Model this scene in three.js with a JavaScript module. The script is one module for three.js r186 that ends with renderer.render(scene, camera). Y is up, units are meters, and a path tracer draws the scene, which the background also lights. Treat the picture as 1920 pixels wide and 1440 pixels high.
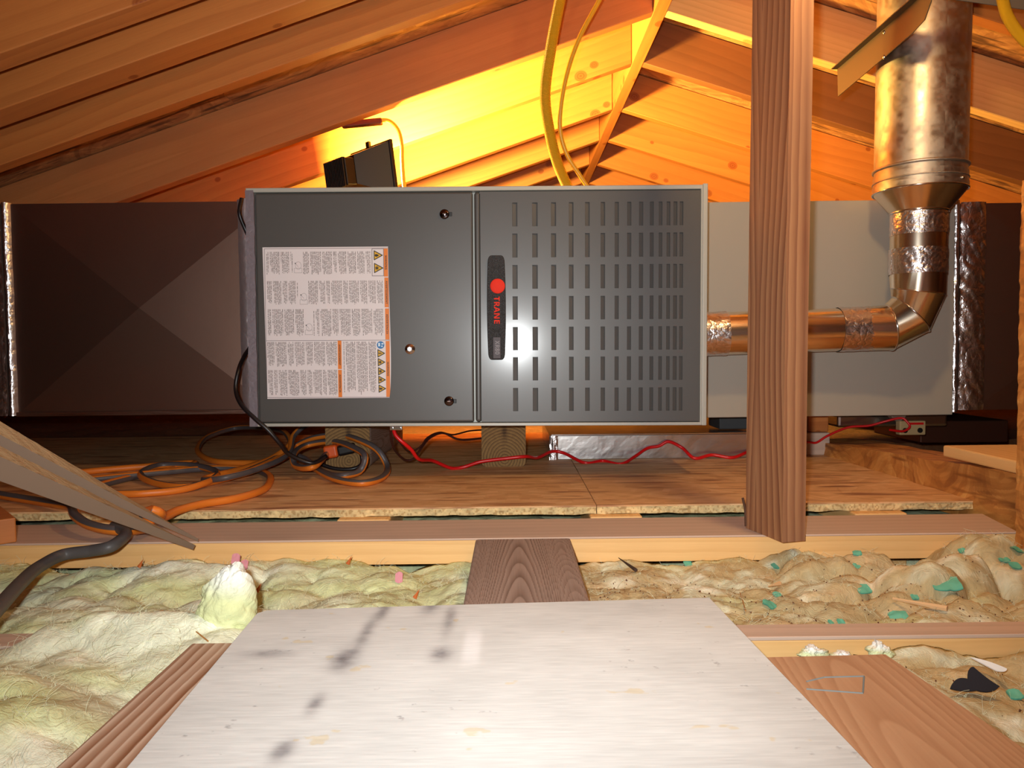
import * as THREE from 'three';
import { RoundedBoxGeometry } from 'three/addons/geometries/RoundedBoxGeometry.js';
import { mergeGeometries, mergeVertices, toCreasedNormals } from 'three/addons/utils/BufferGeometryUtils.js';
import { FontLoader } from 'three/addons/loaders/FontLoader.js';
import { TextGeometry } from 'three/addons/geometries/TextGeometry.js';
import { RectAreaLightUniformsLib } from 'three/addons/lights/RectAreaLightUniformsLib.js';

// ---------------------------------------------------------------- camera, lights, exposure
const scene = new THREE.Scene();
scene.background = new THREE.Color(0x000000);
const FOCAL = 1400, EYE = 0.5;                       // focal length in pixels of a 1920 x 1440 picture, eye height in metres
const camera = new THREE.PerspectiveCamera(2 * Math.atan(720 / FOCAL) * 180 / Math.PI, 4 / 3, 0.01, 60);
camera.position.set(0, EYE, 0);
camera.rotation.set(-Math.atan(60 / FOCAL), 0, -0.012);
camera.updateMatrixWorld(true);
scene.add(camera);
const renderer = new THREE.WebGLRenderer({ antialias: true });
renderer.toneMapping = THREE.LinearToneMapping;
renderer.toneMappingExposure = 1.0;
renderer.shadowMap.enabled = true;
RectAreaLightUniformsLib.init();

const flash = new THREE.SpotLight(new THREE.Color(0.97, 1.0, 1.0), 4.3, 0, 1.0, 0.9, 2);   // the camera's own flash
flash.position.set(-0.03, EYE + 0.035, 0.02);
flash.target.position.set(0, 0.70, -1.5);
flash.castShadow = true; flash.shadow.radius = 0.5;
scene.add(flash, flash.target);
const BULB = { color: new THREE.Color(1, 0.66, 0.28), cd: 0.7 };          // warm bulb under the ridge
const WORK = { color: new THREE.Color(1, 0.64, 0.16), nits: 2100 };         // halogen work light

// ---------------------------------------------------------------- helpers
let seed = 7;
const rnd = () => { seed = (seed * 1664525 + 1013904223) >>> 0; return seed / 4294967296; };
const rr = (a, b) => a + (b - a) * rnd();
const V = (x, y, z) => new THREE.Vector3(x, y, z);
const sm = (a, b, x) => { const t = Math.min(1, Math.max(0, (x - a) / (b - a))); return t * t * (3 - 2 * t); };
const mix = (a, b, t) => a + (b - a) * t;
function h2(x, y, s) { let n = Math.imul(x, 374761393) ^ Math.imul(y, 668265263) ^ Math.imul(s + 11, 1442695041); n = Math.imul(n ^ (n >>> 13), 1274126177); return ((n ^ (n >>> 16)) >>> 0) / 4294967296; }
function vn(x, y, s = 0) {
  const i = Math.floor(x), j = Math.floor(y); let u = x - i, v = y - j; u = u * u * (3 - 2 * u); v = v * v * (3 - 2 * v);
  return mix(mix(h2(i, j, s), h2(i + 1, j, s), u), mix(h2(i, j + 1, s), h2(i + 1, j + 1, s), u), v);
}
function fbm(x, y, s = 0, o = 4) { let a = 0.5, t = 0, n = 0; for (let k = 0; k < o; k++) { t += a * vn(x, y, s + k * 17); n += a; x *= 2.03; y *= 2.03; a *= 0.5; } return t / n; }
const billow = (x, y, s, o = 4) => { let a = 0.5, t = 0; for (let k = 0; k < o; k++) { t += a * Math.abs(2 * vn(x, y, s + k * 13) - 1); x *= 2.1; y *= 2.1; a *= 0.47; } return t; };

const used = {};
const numbered = (n) => { const k = used[n] = (used[n] ?? -1) + 1; return k ? n + '_' + String(k).padStart(3, '0') : n; };
function part(name, geo, mat, parent) {
  const m = new THREE.Mesh(geo, mat); m.name = name; m.castShadow = m.receiveShadow = true; parent.add(m); return m;
}
function tag(o, label, category, group, kind) { if (label) o.userData.label = label; if (category) o.userData.category = category; if (group) o.userData.group = group; if (kind) o.userData.kind = kind; return o; }
function thing(name, label, category, pos = [0, 0, 0], group) {
  const g = new THREE.Group(); g.name = numbered(name); g.position.set(...pos); scene.add(g); return tag(g, label, category, group);
}
function solo(name, geo, mat, label, category, group, kind) { return tag(part(numbered(name), geo, mat, scene), label, category, group, kind); }
function struct(name, geo, mat) { const m = part(name, geo, mat, scene); m.userData.kind = 'structure'; return m; }
const box = (x0, x1, y0, y1, z0, z1, r = 0) => {
  const w = x1 - x0, h = y1 - y0, d = z1 - z0, g = r ? new RoundedBoxGeometry(w, h, d, 2, r) : new THREE.BoxGeometry(w, h, d);
  return g.translate((x0 + x1) / 2, (y0 + y1) / 2, (z0 + z1) / 2);
};
// a polygon in x,y pushed from z0 to z1 with a small chamfer
function prism(poly, z0, z1, bevel = 0.0015, holes = []) {
  const s = new THREE.Shape(poly.map(p => new THREE.Vector2(...p)));
  for (const h of holes) s.holes.push(new THREE.Path(h.map(p => new THREE.Vector2(...p))));
  return new THREE.ExtrudeGeometry(s, { depth: z1 - z0 - 2 * bevel, bevelEnabled: bevel > 0, bevelThickness: bevel, bevelSize: bevel, bevelOffset: -bevel, bevelSegments: 1, curveSegments: 10 }).translate(0, 0, z0 + bevel);
}
// uv in metres with u along the grain direction `dir`
function grain(geo, dir = V(1, 0, 0), up = V(0, 1, 0), ou = rr(0, 5), ov = rr(0, 2)) {
  const g = geo.index ? geo.toNonIndexed() : geo; g.computeVertexNormals();
  const a = dir.clone().normalize(), c = V(0, 0, 0).crossVectors(a, up).normalize(), b = V(0, 0, 0).crossVectors(c, a).normalize();
  const p = g.attributes.position, uv = new Float32Array(p.count * 2), q = [V(), V(), V()], n = V();
  for (let i = 0; i < p.count; i += 3) {
    for (let k = 0; k < 3; k++) q[k].fromBufferAttribute(p, i + k);
    n.crossVectors(q[1].clone().sub(q[0]), q[2].clone().sub(q[0])).normalize();
    const na = Math.abs(n.dot(a)), nb = Math.abs(n.dot(b)), nc = Math.abs(n.dot(c));
    for (let k = 0; k < 3; k++) {
      const A = q[k].dot(a), B = q[k].dot(b), C = q[k].dot(c);
      const [u, v] = na > nb && na > nc ? [C * 0.3, B] : nb > nc ? [A, C + 0.37] : [A, B];
      uv[(i + k) * 2] = u + ou; uv[(i + k) * 2 + 1] = v + ov;
    }
  }
  g.setAttribute('uv', new THREE.BufferAttribute(uv, 2));
  return g;
}
const plankBox = (x0, x1, y0, y1, z0, z1, dir = V(1, 0, 0), r = 0.003) => grain(box(x0, x1, y0, y1, z0, z1, r), dir, Math.abs(dir.y) > 0.9 ? V(0, 0, 1) : V(0, 1, 0));
function tube(pts, r, seg = 8, per = 14, closed = false) {
  const c = new THREE.CatmullRomCurve3(pts, closed, 'centripetal');
  return new THREE.TubeGeometry(c, pts.length * per, r, seg, closed);
}
// sight lines of this camera met with a real plane (height y, or distance z): used to lay out small loose things
const _o = camera.position.clone();
function sight(px, py) { return V((px - 960) / FOCAL, -(py - 720) / FOCAL, -1).applyQuaternion(camera.quaternion); }
function onY(px, py, y) { const d = sight(px, py); return _o.clone().addScaledVector(d, (y - EYE) / d.y); }
function onZ(px, py, z) { const d = sight(px, py); return _o.clone().addScaledVector(d, z / d.z); }

// ---------------------------------------------------------------- textures
function tex(w, h, fn, { color = true, ru = 1, rv = 1, mirror = true } = {}) {
  const d = new Uint8Array(w * h * 4), c = [0, 0, 0];
  for (let j = 0; j < h; j++) for (let i = 0; i < w; i++) {
    fn(i / w, j / h, c); const k = (j * w + i) * 4;
    for (let q = 0; q < 3; q++) d[k + q] = Math.max(0, Math.min(255, c[q] * 255)); d[k + 3] = 255;
  }
  const t = new THREE.DataTexture(d, w, h); t.magFilter = t.minFilter = THREE.LinearFilter;
  t.wrapS = t.wrapT = mirror ? THREE.MirroredRepeatWrapping : THREE.RepeatWrapping;
  if (color) t.colorSpace = THREE.SRGBColorSpace; t.repeat.set(1 / ru, 1 / rv); t.needsUpdate = true; return t;
}
const hex = (s) => [1, 3, 5].map(i => parseInt(s.slice(i, i + 2), 16) / 255);
function woodTex({ s, light, dark, rings = 55, sharp = 2.2, warp = 0.03, knots = 5, knotR = 0.012, fib = 0.12, stain = 0.2, stainCol = '#5a4632', contrast = 0.8, arch }) {
  const L = hex(light), D = hex(dark), S = hex(stainCol), ks = [];
  for (let k = 0; k < knots; k++) ks.push([h2(k, 1, s) * 1.5 + 0.05, h2(k, 2, s) * 0.36 + 0.02, knotR * (0.5 + h2(k, 3, s))]);
  return tex(1024, 512, (a, b, c) => {
    const U = a * 1.6, W = b * 0.4; let bend = 0, kn = 0, ring2 = 0;
    for (const [ku, kv, kr] of ks) {
      const du = (U - ku) / (kr * 2.2), dv = (W - kv) / kr, q = du * du * 0.35 + dv * dv; bend += Math.sign(dv) * 0.010 * Math.exp(-q * 0.25) * (1 - Math.exp(-Math.abs(dv)));
      const e = Math.sqrt(((U - ku) / 1.25) ** 2 + (W - kv) ** 2) / kr; if (e < 1.25) { kn = Math.max(kn, 1 - sm(0.85, 1.2, e)); ring2 = e; }
    }
    const v = W + bend + warp * (fbm(U * 1.1, W * 2.2, s) - 0.5) + 0.004 * (fbm(U * 9, W * 14, s + 4) - 0.5);
    const ph = arch ? arch.f * U - arch.g * (v - arch.c) ** 2 + 1.2 * fbm(U * 3, v * 14, s + 2) : v * rings + 2.2 * fbm(U * 0.35, v * 5, s + 2); const f = ph - Math.floor(ph);
    let t = Math.pow(f, sharp) * (1 - sm(0.93, 1, f)) * contrast * (0.55 + 0.9 * vn(Math.floor(ph) * 3.7, 1.3, s));
    t += fib * (vn(U * 14, W * 700, s + 5) - 0.5) + fib * 0.8 * (vn(U * 50, W * 1100, s + 6) - 0.5);
    const st = stain * sm(0.5, 0.8, fbm(U * 2.5, W * 7, s + 8));
    if (kn) t = mix(t, 0.9 + 0.35 * Math.sin(ring2 * 14) + 0.25, kn * 0.85);
    for (let q = 0; q < 3; q++) c[q] = mix(mix(L[q], D[q], Math.max(-0.15, Math.min(1.25, t))), S[q], st);
  }, { ru: 1.6, rv: 0.4 });
}
function osbTex(s, cols, fl = 1) {           // strands pressed flat: cells of long flakes at many angles
  const C = cols.map(hex);
  return tex(1024, 512, (a, b, c) => {
    const x = a * 1.2, y = b * 0.6; let r = 0.5, g = 0;
    for (let k = 0; k < 3; k++) {
      const an = (k - 1) * 0.35 + 0.8 * (vn(x * 6, y * 6, s + k) - 0.5) * fl, X = x * Math.cos(an) + y * Math.sin(an), Y = -x * Math.sin(an) + y * Math.cos(an);
      const cell = vn(Math.floor(X * 14 + 7 * vn(Math.floor(Y * 70), k, s)) * 1.7, Math.floor(Y * 70) * 1.3, s + 20 + k); r += (cell - 0.5) * 0.5; g += vn(X * 30, Y * 500, s + k + 40) - 0.5;
    }
    const streak = sm(0.58, 0.8, fbm(x * 9, y * 75, s + 3)); let t = Math.min(0.999, Math.max(0, r + g * 0.09 + 0.25 * (fbm(x * 2, y * 3, s + 60) - 0.5))) * (C.length - 2);
    const i = Math.floor(t), f = t - i; for (let q = 0; q < 3; q++) c[q] = mix(mix(C[i][q], C[Math.min(i + 1, C.length - 2)][q], f), C[C.length - 1][q], streak * 0.95);
  }, { ru: 1.2, rv: 0.6 });
}
const grayTex = (w, h, fn, ru, rv) => tex(w, h, (a, b, c) => { c[0] = c[1] = c[2] = fn(a, b); }, { color: false, ru, rv });

const T = {
  reddish: woodTex({ s: 8, light: '#c07c48', dark: '#9c5c30', rings: 30, sharp: 1.4, contrast: 0.28, warp: 0.09, knots: 6, knotR: 0.009, stain: 0.2, stainCol: '#94502e' }),
  brown: woodTex({ s: 5, light: '#80502e', dark: '#60361c', rings: 30, sharp: 1.4, contrast: 0.3, warp: 0.09, knots: 5, knotR: 0.01, stain: 0.2, stainCol: '#6e4020' }),  // shade on one right-hand rafter, put into the wood colour
  pine: woodTex({ s: 3, light: '#c0763a', dark: '#964e22', rings: 30, sharp: 1.4, contrast: 0.28, warp: 0.09, knots: 12, knotR: 0.011, stain: 0.18, stainCol: '#985424' }),
  lumber: woodTex({ s: 11, light: '#e8b878', dark: '#c8904e', rings: 60, sharp: 2, contrast: 0.4, warp: 0.03, knots: 2, knotR: 0.008, stain: 0.2, stainCol: '#c09058' }),
  dusty: woodTex({ s: 14, light: '#c8ac98', dark: '#a08876', rings: 50, sharp: 2, contrast: 0.3, warp: 0.03, knots: 1, knotR: 0.007, stain: 0.45, stainCol: '#9c8678' }),
  post: woodTex({ s: 21, light: '#a87650', dark: '#6c3c26', rings: 80, sharp: 1.4, contrast: 0.75, warp: 0.06, knots: 4, knotR: 0.013, stain: 0.35, stainCol: '#8a6a58' }),
  gray: woodTex({ s: 31, light: '#a08a7e', dark: '#62493c', rings: 62, sharp: 2.2, contrast: 0.75, arch: { f: 14, g: 5200, c: 0.19 }, warp: 0.02, knots: 1, knotR: 0.01, stain: 0.3, stainCol: '#6d5a50' }),
  fir: woodTex({ s: 41, light: '#bc9270', dark: '#946444', rings: 30, sharp: 1.3, contrast: 0.42, arch: { f: -9, g: 1900, c: 0.20 }, warp: 0.03, knots: 1, knotR: 0.01, stain: 0.3, stainCol: '#8c6c58' }),
  striped: woodTex({ s: 51, light: '#ccb4a0', dark: '#7e5034', rings: 110, sharp: 0.9, contrast: 0.9, warp: 0.05, knots: 1, knotR: 0.008, stain: 0.25, stainCol: '#9a8678' }),
  deck: osbTex(5, ['#c89260', '#d6a46e', '#e0b07c', '#eac08e', '#9a643c'], 0.3),
  rim: osbTex(9, ['#a0622c', '#b87636', '#cc8a44', '#dca258', '#8a5222'], 0.8),
  roof: osbTex(15, ['#8a5a34', '#a26c40', '#b67e4c', '#cc965c', '#5a3820'], 0.8),
  edge: tex(512, 64, (a, b, c) => { const n = fbm(a * 60, b * 9, 3), k = sm(0.62, 0.75, vn(a * 200, b * 20, 9)); for (let q = 0; q < 3; q++) c[q] = mix([0.88, 0.76, 0.54][q] * (0.78 + 0.36 * n), [0.55, 0.38, 0.2][q], k * 0.4); }, { ru: 0.5, rv: 0.06 }),
  white: tex(1024, 1024, (a, b, c) => {
    const g = 0.03 * (vn(a * 14, b * 420, 1) - 0.5) + 0.05 * (vn(a * 40, b * 700, 2) - 0.5), bl = 0.09 * (fbm(a * 3, b * 7, 5) - 0.5) + 0.06 * (fbm(a * 9, b * 22, 6) - 0.5);
    const base = 0.81 + g + bl; let d = 0.22 * sm(0.77, 0.9, fbm(a * 60, b * 130, 8)) * sm(0.5, 0.75, vn(a * 9, b * 9, 4));
    const spot = (x, y, rx, ry, k) => { const e = ((a - x) / rx) ** 2 + ((b - y) / ry) ** 2; d += k * 1.1 * Math.exp(-e * 1.2) * (0.4 + 1.1 * fbm(a * 50, b * 90, 3)); };
    spot(0.250, 0.975, 0.012, 0.05, 0.3); spot(0.238, 0.89, 0.012, 0.05, 0.25); spot(0.226, 0.815, 0.022, 0.03, 0.35); spot(0.218, 0.71, 0.012, 0.02, 0.25); spot(0.21, 0.63, 0.014, 0.018, 0.28);
    spot(0.34, 0.98, 0.02, 0.03, 0.25); spot(0.385, 0.93, 0.012, 0.05, 0.22); spot(0.385, 0.825, 0.018, 0.02, 0.35); spot(0.09, 0.83, 0.05, 0.012, 0.2);
    const wh = Math.exp(-(((a - 0.435) / 0.016) ** 4 + ((b - 0.845) / 0.05) ** 4)) * 0.09;
    const tan = sm(0.79, 0.84, fbm(a * 20, b * 44, 21)) * 0.3;
    c[0] = base * 0.99 - d * 0.75 + wh; c[1] = base * 0.995 - d * 0.78 - tan * 0.12 + wh; c[2] = base * 0.985 - d * 0.74 - tan * 0.35 + wh * 1.1;
  }, {}),
  insul: tex(1024, 1024, (a, b, c) => {
    const an = 1.2 * (fbm(a * 4, b * 4, 2) - 0.5) + 0.3, X = a * Math.cos(an) + b * Math.sin(an), Y = b * Math.cos(an) - a * Math.sin(an);
    const f = 0.3 * vn(X * 40, Y * 260, 3) + 0.3 * vn(X * 30 + 9, Y * 110, 4) + 0.4 * fbm(a * 40, b * 40, 5), w = sm(0.5, 0.8, fbm(a * 6, b * 14, 7));
    const k = 0.88 + 0.2 * (f - 0.5) + 0.1 * w; c[0] = k; c[1] = k; c[2] = k * (0.97 + 0.05 * w);
  }, { ru: 0.35, rv: 0.35 }),
  fuzz: grayTex(1024, 1024, (a, b) => { const an = 1.2 * (fbm(a * 5, b * 5, 12) - 0.5) + 0.3, X = a * Math.cos(an) + b * Math.sin(an), Y = b * Math.cos(an) - a * Math.sin(an); return 0.2 * fbm(X * 24, Y * 90, 13) + 0.72 * fbm(a * 22, b * 22, 14, 6) + 0.08 * h2(Math.round(a * 1024), Math.round(b * 1024), 3); }, 0.35, 0.35),
  foil: grayTex(512, 512, (a, b) => { const q = Math.abs(2 * fbm(a * 9 + 2 * fbm(a * 4, b * 4, 2), b * 9, 1) - 1), r = Math.abs(2 * fbm(a * 22, b * 18 + 3 * vn(a * 5, b * 5, 4), 6) - 1); return 0.6 * Math.pow(q, 0.6) + 0.4 * Math.pow(r, 0.7); }, 0.22, 0.22),
  galv: grayTex(512, 512, (a, b) => 0.30 + 0.45 * fbm(a * 30, b * 30, 33, 5) * (0.6 + 0.7 * fbm(a * 5, b * 5, 8)), 0.35, 0.35),
  dent: grayTex(512, 512, (a, b) => fbm(a * 3, b * 3, 3, 2) * 0.985 + 0.015 * vn(a * 90, b * 90, 4), 0.7, 0.7),
  speck: grayTex(256, 256, (a, b) => vn(a * 110, b * 110, 3), 0.06, 0.06),
};
const std = (o) => new THREE.MeshStandardMaterial(o), phy = (o) => new THREE.MeshPhysicalMaterial(o);
const wood = (map, rough = 0.62, bump = 0.0006) => std({ map, roughness: rough, bumpMap: map, bumpScale: bump });
const M = {
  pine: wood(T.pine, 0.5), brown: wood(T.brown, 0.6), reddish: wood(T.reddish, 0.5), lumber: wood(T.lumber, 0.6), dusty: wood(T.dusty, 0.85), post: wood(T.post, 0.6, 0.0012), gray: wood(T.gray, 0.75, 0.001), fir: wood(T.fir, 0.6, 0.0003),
  striped: wood(T.striped, 0.6, 0.0005), deck: wood(T.deck, 0.6, 0.0006), rim: wood(T.rim, 0.6, 0.0012), roof: wood(T.roof, 0.75, 0.001), edge: std({ map: T.edge, roughness: 0.9, bumpMap: T.edge, bumpScale: 0.001 }),
  white: std({ map: T.white, roughness: 0.85, bumpMap: T.white, bumpScale: 0.0005 }),
  drywall: std({ color: 0x9a9488, roughness: 0.95 }),
  insul: std({ map: T.insul, vertexColors: true, roughness: 1, bumpMap: T.fuzz, bumpScale: 0.004 }),
  foil: std({ color: 0xe6e0e0, metalness: 1, roughness: 0.3, bumpMap: T.foil, bumpScale: 0.0016 }),
  foilMatte: std({ color: 0xe4dce0, metalness: 0.9, roughness: 0.5, bumpMap: T.foil, bumpScale: 0.0012 }),
  foilSoft: std({ color: 0x948a92, metalness: 0.5, roughness: 0.36, bumpMap: T.foil, bumpScale: 0.0008 }),
  duct: std({ color: 0x947668, metalness: 1, roughness: 0.42, bumpMap: T.dent, bumpScale: 0.002 }),
  galv: std({ color: 0xc4b8a8, metalness: 1, roughnessMap: T.galv, roughness: 0.9, bumpMap: T.galv, bumpScale: 0.0004 }),
  vent: std({ color: 0xf0e2cc, metalness: 1, roughness: 0.22 }),
  sheet: std({ color: 0xc8c6c4, metalness: 1, roughness: 0.26, bumpMap: T.dent, bumpScale: 0.004 }),
  panel: phy({ color: 0x4c4a48, roughness: 0.42, bumpMap: T.dent, bumpScale: 0.0007, clearcoat: 0.32, clearcoatRoughness: 0.17 }),
  cabinet: std({ color: 0xaaa9a0, roughness: 0.4, metalness: 0.1 }),
  coil: phy({ color: 0xa39c90, roughness: 0.38, bumpMap: T.dent, bumpScale: 0.0006 }),
  dark: std({ color: 0x0c0b0b, roughness: 0.5 }), black: std({ color: 0x141212, roughness: 0.45 }), badge: std({ color: 0x1b1a1d, roughness: 0.5, bumpMap: T.speck, bumpScale: 0.0006 }),
  chrome: std({ color: 0xd8d8da, metalness: 1, roughness: 0.15 }), red: std({ color: 0xe0280a, roughness: 0.75 }), silver: std({ color: 0x4e484c, metalness: 0.2, roughness: 0.6 }),
  lampBody: std({ color: 0x1c0f08, roughness: 0.4 }), redWire: std({ color: 0xd01216, roughness: 0.35 }), blackWire: std({ color: 0x161012, roughness: 0.4 }), brownWire: std({ color: 0x3c160e, roughness: 0.5 }),
  yellowHose: std({ color: 0xf2bc18, roughness: 0.5 }), yellowCord: std({ color: 0xecb42c, roughness: 0.4 }), fibre: std({ color: 0xa88e6a, roughness: 0.95, bumpMap: T.fuzz, bumpScale: 0.004 }), fibreFace: std({ color: 0x75604f, roughness: 0.75 }),
};

// ---------------------------------------------------------------- the setting: floor, roof, gables
const RIDGE = 1.38, RXL = 0.380, RXR = 0.415, PL = 0.335, PR = 0.32, DEEP = 0.147;
struct('floor', box(-4.3, 5.2, -0.03, 0, -4.8, 1.3), M.drywall);
{
  const ceil = new THREE.Group(); ceil.name = 'ceiling'; ceil.userData.kind = 'structure'; scene.add(ceil);
  const yTop = (x) => RIDGE + DEEP + (x < 0.4 ? -PL * (RXL - x) : -PR * (x - RXR));
  for (const sgn of [-1, 1]) for (let row = 0; row < 4; row++) for (let k = 0; k < 3; k++) {
    const x0 = sgn < 0 ? 0.4 - row * 1.12 : 0.4 + row * 1.2, x1 = sgn < 0 ? x0 - 1.118 : x0 + 1.198, z1 = 1.3 - k * 2.03, z0 = z1 - 2.028, up = 0.001 * rnd();
    const p = [[x0, yTop(x0) + up], [x1, yTop(x1) + up], [x1, yTop(x1) + 0.012 + up], [x0, yTop(x0) + 0.012 + up]];
    part('sheathing_panel', grain(prism(sgn < 0 ? p.reverse() : p, z0, z1, 0.0008), V(1, 0, 0)), M.roof, ceil);
  }
  const gable = (z0, z1) => grain(prism([[-4.3, 0], [5.2, 0], [0.4, RIDGE + DEEP + 0.08]], z0, z1, 0.001));
  struct('wall_back', gable(-4.76, -4.72), M.roof); struct('wall_front', gable(1.2, 1.24), M.roof);
}

// ---------------------------------------------------------------- ridge and rafters
solo('ridge_board', grain(box(RXL, RXR, RIDGE, RIDGE + DEEP - 0.002, -4.7, 1.18, 0.002), V(0, 0, 1)), M.pine, 'long pine ridge board at the peak where both rows of rafters meet', 'ridge board');
const rafterAt = [null, null, null, [-0.45, 0.035], [-0.84, 0.035], [-1.205, 0.050], [-1.36, 0.062], [-1.565, 0.035], [-1.985, 0.035], [-2.33, 0.035], [-2.77, 0.035], [-3.17, 0.035], [-3.57, 0.035], [-3.97, 0.035]];
const leftLabels = {
  5: 'nearest pine rafter, crossing the top corner of the picture above all the others', 6: 'second pine rafter from the top corner, with a wide pale underside',
  7: 'brown knotty rafter next before the one crossing in front of the work light', 8: 'reddish rafter crossing just in front of the work light, its underside edged in orange', 9: 'rafter lit white to orange straight behind the work light',
  10: 'bright yellow rafter with two round knots behind the black work light', 11: 'orange rafter with a ragged lower edge, second behind the yellow one', 12: 'last narrow orange rafter visible just above the furnace top, behind the yellow cables' };
const rightLabels = {
  7: 'brown rafter passing behind the wide metal vent pipe near the bracket', 8: 'pale knotty rafter beside the ridge and the post top, flash brightness painted in', 9: 'rafter under the pale one, its shade painted in as dark brown, right of the ridge', 10: 'orange rafter with a small check, first below the lit strip of sheathing',
  11: 'orange rafter with a curved grain mark beside the post', 12: 'lower orange rafter just above the furnace corner, right of the ridge', 13: 'lowest orange rafter touching the furnace top edge, right of the ridge' };
rafterAt.forEach((at, i) => {
  if (!at) return;
  const [z, t] = at, zr = i === 7 ? z - 0.04 : i === 6 ? z + 0.04 : z;
  const j = rr(-0.003, 0.003);
  const L = [[-3.7, RIDGE - PL * (RXL + 3.7)], [RXL - 0.001, RIDGE + j], [RXL - 0.001, RIDGE + DEEP - 0.002], [-3.7, RIDGE + DEEP - 0.002 - PL * (RXL + 3.7)]];
  const R = [[RXR + 0.001, RIDGE + j], [4.6, RIDGE - PR * (4.6 - RXR)], [4.6, RIDGE + DEEP - 0.002 - PR * (4.6 - RXR)], [RXR + 0.001, RIDGE + DEEP - 0.002]];
  solo('rafter', grain(prism(L, z - t, z, 0.002), V(1, PL, 0)), i === 8 ? M.reddish : M.pine, leftLabels[i] ?? 'pine rafter of the left slope out of the picture, in the row with the others', 'rafter', leftLabels[i] ? 'rafters left of the ridge' : 'left rafters not in view');
  solo('rafter', grain(prism(R, zr - t, zr, 0.002), V(1, -PR, 0)), i === 9 ? M.brown : i === 8 ? M.lumber : M.pine, rightLabels[i] ?? 'pine rafter of the right slope out of the picture, in the row with the others', 'rafter', rightLabels[i] ? 'rafters right of the ridge' : 'right rafters not in view');  // brown carries painted shade, the paler lumber carries painted light
});

// the warm bulb under the ridge, over the camera
{
  const b = thing('bulb_holder', 'bare warm bulb in a white holder under the ridge, above the picture', 'lamp', [0.45, 1.19, -0.85]);
  part('holder', new THREE.LatheGeometry([[0, 0.179], [0.012, 0.179], [0.012, 0.12], [0.03, 0.11], [0.03, 0.085], [0.022, 0.045], [0, 0.045]].map(p => new THREE.Vector2(...p)), 24), std({ color: 0xe8e4da, roughness: 0.4 }), b);
  const glass = part('bulb', new THREE.SphereGeometry(0.03, 20, 14), std({ color: 0xffffff, emissive: new THREE.Color(1, 0.6, 0.27), emissiveIntensity: 40 }), b); glass.castShadow = false;
  const l = new THREE.PointLight(BULB.color, BULB.cd * 1, 0, 2); l.position.set(0.45, 1.19, -0.85); l.castShadow = true; l.shadow.radius = 1.5; scene.add(l);
}

// ---------------------------------------------------------------- deck, lumber on the floor
const DECK = 0.249;
{
  const mk = (x0, x1, label) => {
    const g = thing('deck_sheet', label, 'board');
    part('face', grain(box(x0, x1, DECK - 0.0025, DECK, -2.32, -1.2055), V(1, 0, 0), V(0, 1, 0), x0 > 0 ? 0.4 : 0, 0), M.deck, g);
    // the raw front edge, slightly ragged
    const e = new THREE.BoxGeometry(x1 - x0, 0.0115, 1.114, Math.round((x1 - x0) / 0.006), 3, 1).translate((x0 + x1) / 2, DECK - 0.0026 - 0.00575, -1.763), p = e.attributes.position;
    for (let i = 0; i < p.count; i++) if (p.getZ(i) > -1.3) { const a = fbm(p.getX(i) * 60, p.getY(i) * 300, 4) - 0.5; p.setZ(i, p.getZ(i) + a * 0.004); if (p.getY(i) < DECK - 0.012) p.setY(i, p.getY(i) + 0.004 * (fbm(p.getX(i) * 40, 1, 7) - 0.5)); }
    part('raw_edge', grain(e), M.edge, g);
  };
  mk(-1.7, 0.1345, 'long reddish brown deck sheet under the furnace and the orange cord');
  mk(0.136, 0.748, 'shorter brown deck sheet between the thin dark seam and the rough beam');
}
[[-0.242, 'pale joist end showing under the deck edge, nearest the pair of fibreboard strips'], [0.165, 'pale joist end showing under the deck edge by the dark seam'], [0.59, 'wide pale joist end under the deck edge beside the post'], [-0.65, 'joist end under the deck edge hidden by the orange cord']].forEach(([x, l]) =>
  solo('joist', plankBox(x - 0.042, x + 0.042, 0, DECK - 0.0146, -2.3, -1.187, V(0, 0, 1)), M.lumber, l, 'joist', 'joists under the deck'));
{ // flat board in front of the deck: dusty top, clean yellow edge
  const g = thing('floor_board', 'long flat board with dusty top and yellow edge running beside the deck', 'board', [0, 0, 0]);
  const p = [[-1.7, 1.059], [0.721, 1.056], [0.745, 1.176], [-1.7, 1.18]];
  part('top_face', grain(prism(p, 0.2315, 0.2345, 0.001).rotateX(-Math.PI / 2), V(1, 0, 0)), M.dusty, g);
  part('board_body', grain(prism(p, 0.198, 0.2315, 0.0005).rotateX(-Math.PI / 2), V(1, 0, 0)), M.lumber, g);
}
{
  const g = thing('cross_joist', 'lower joist with yellow side crossing behind the white board', 'joist');
  part('top_face', plankBox(-1.4, 1.5, 0.211, 0.215, -0.762, -0.728, V(1, 0, 0), 0.001), M.dusty, g);
  part('joist_body', plankBox(-1.4, 1.5, 0.05, 0.211, -0.762, -0.728, V(1, 0, 0), 0.001), M.lumber, g);
}
solo('floor_plank', grain(box(-0.055, 0.081, 0.2155, 0.2335, -1.0585, -0.05, 0.004), V(0, 0, 1), V(0, 1, 0), 1.1, -0.17), M.gray, 'weathered grey brown plank with arched grain running from the white board to the deck', 'plank');
solo('floor_plank', plankBox(-0.301, -0.175, 0.196, 0.2335, -0.684, 0.35, V(0, 0, 1), 0.003), M.striped, 'striped fir plank under the white board, next to the yellow insulation', 'plank');
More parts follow.
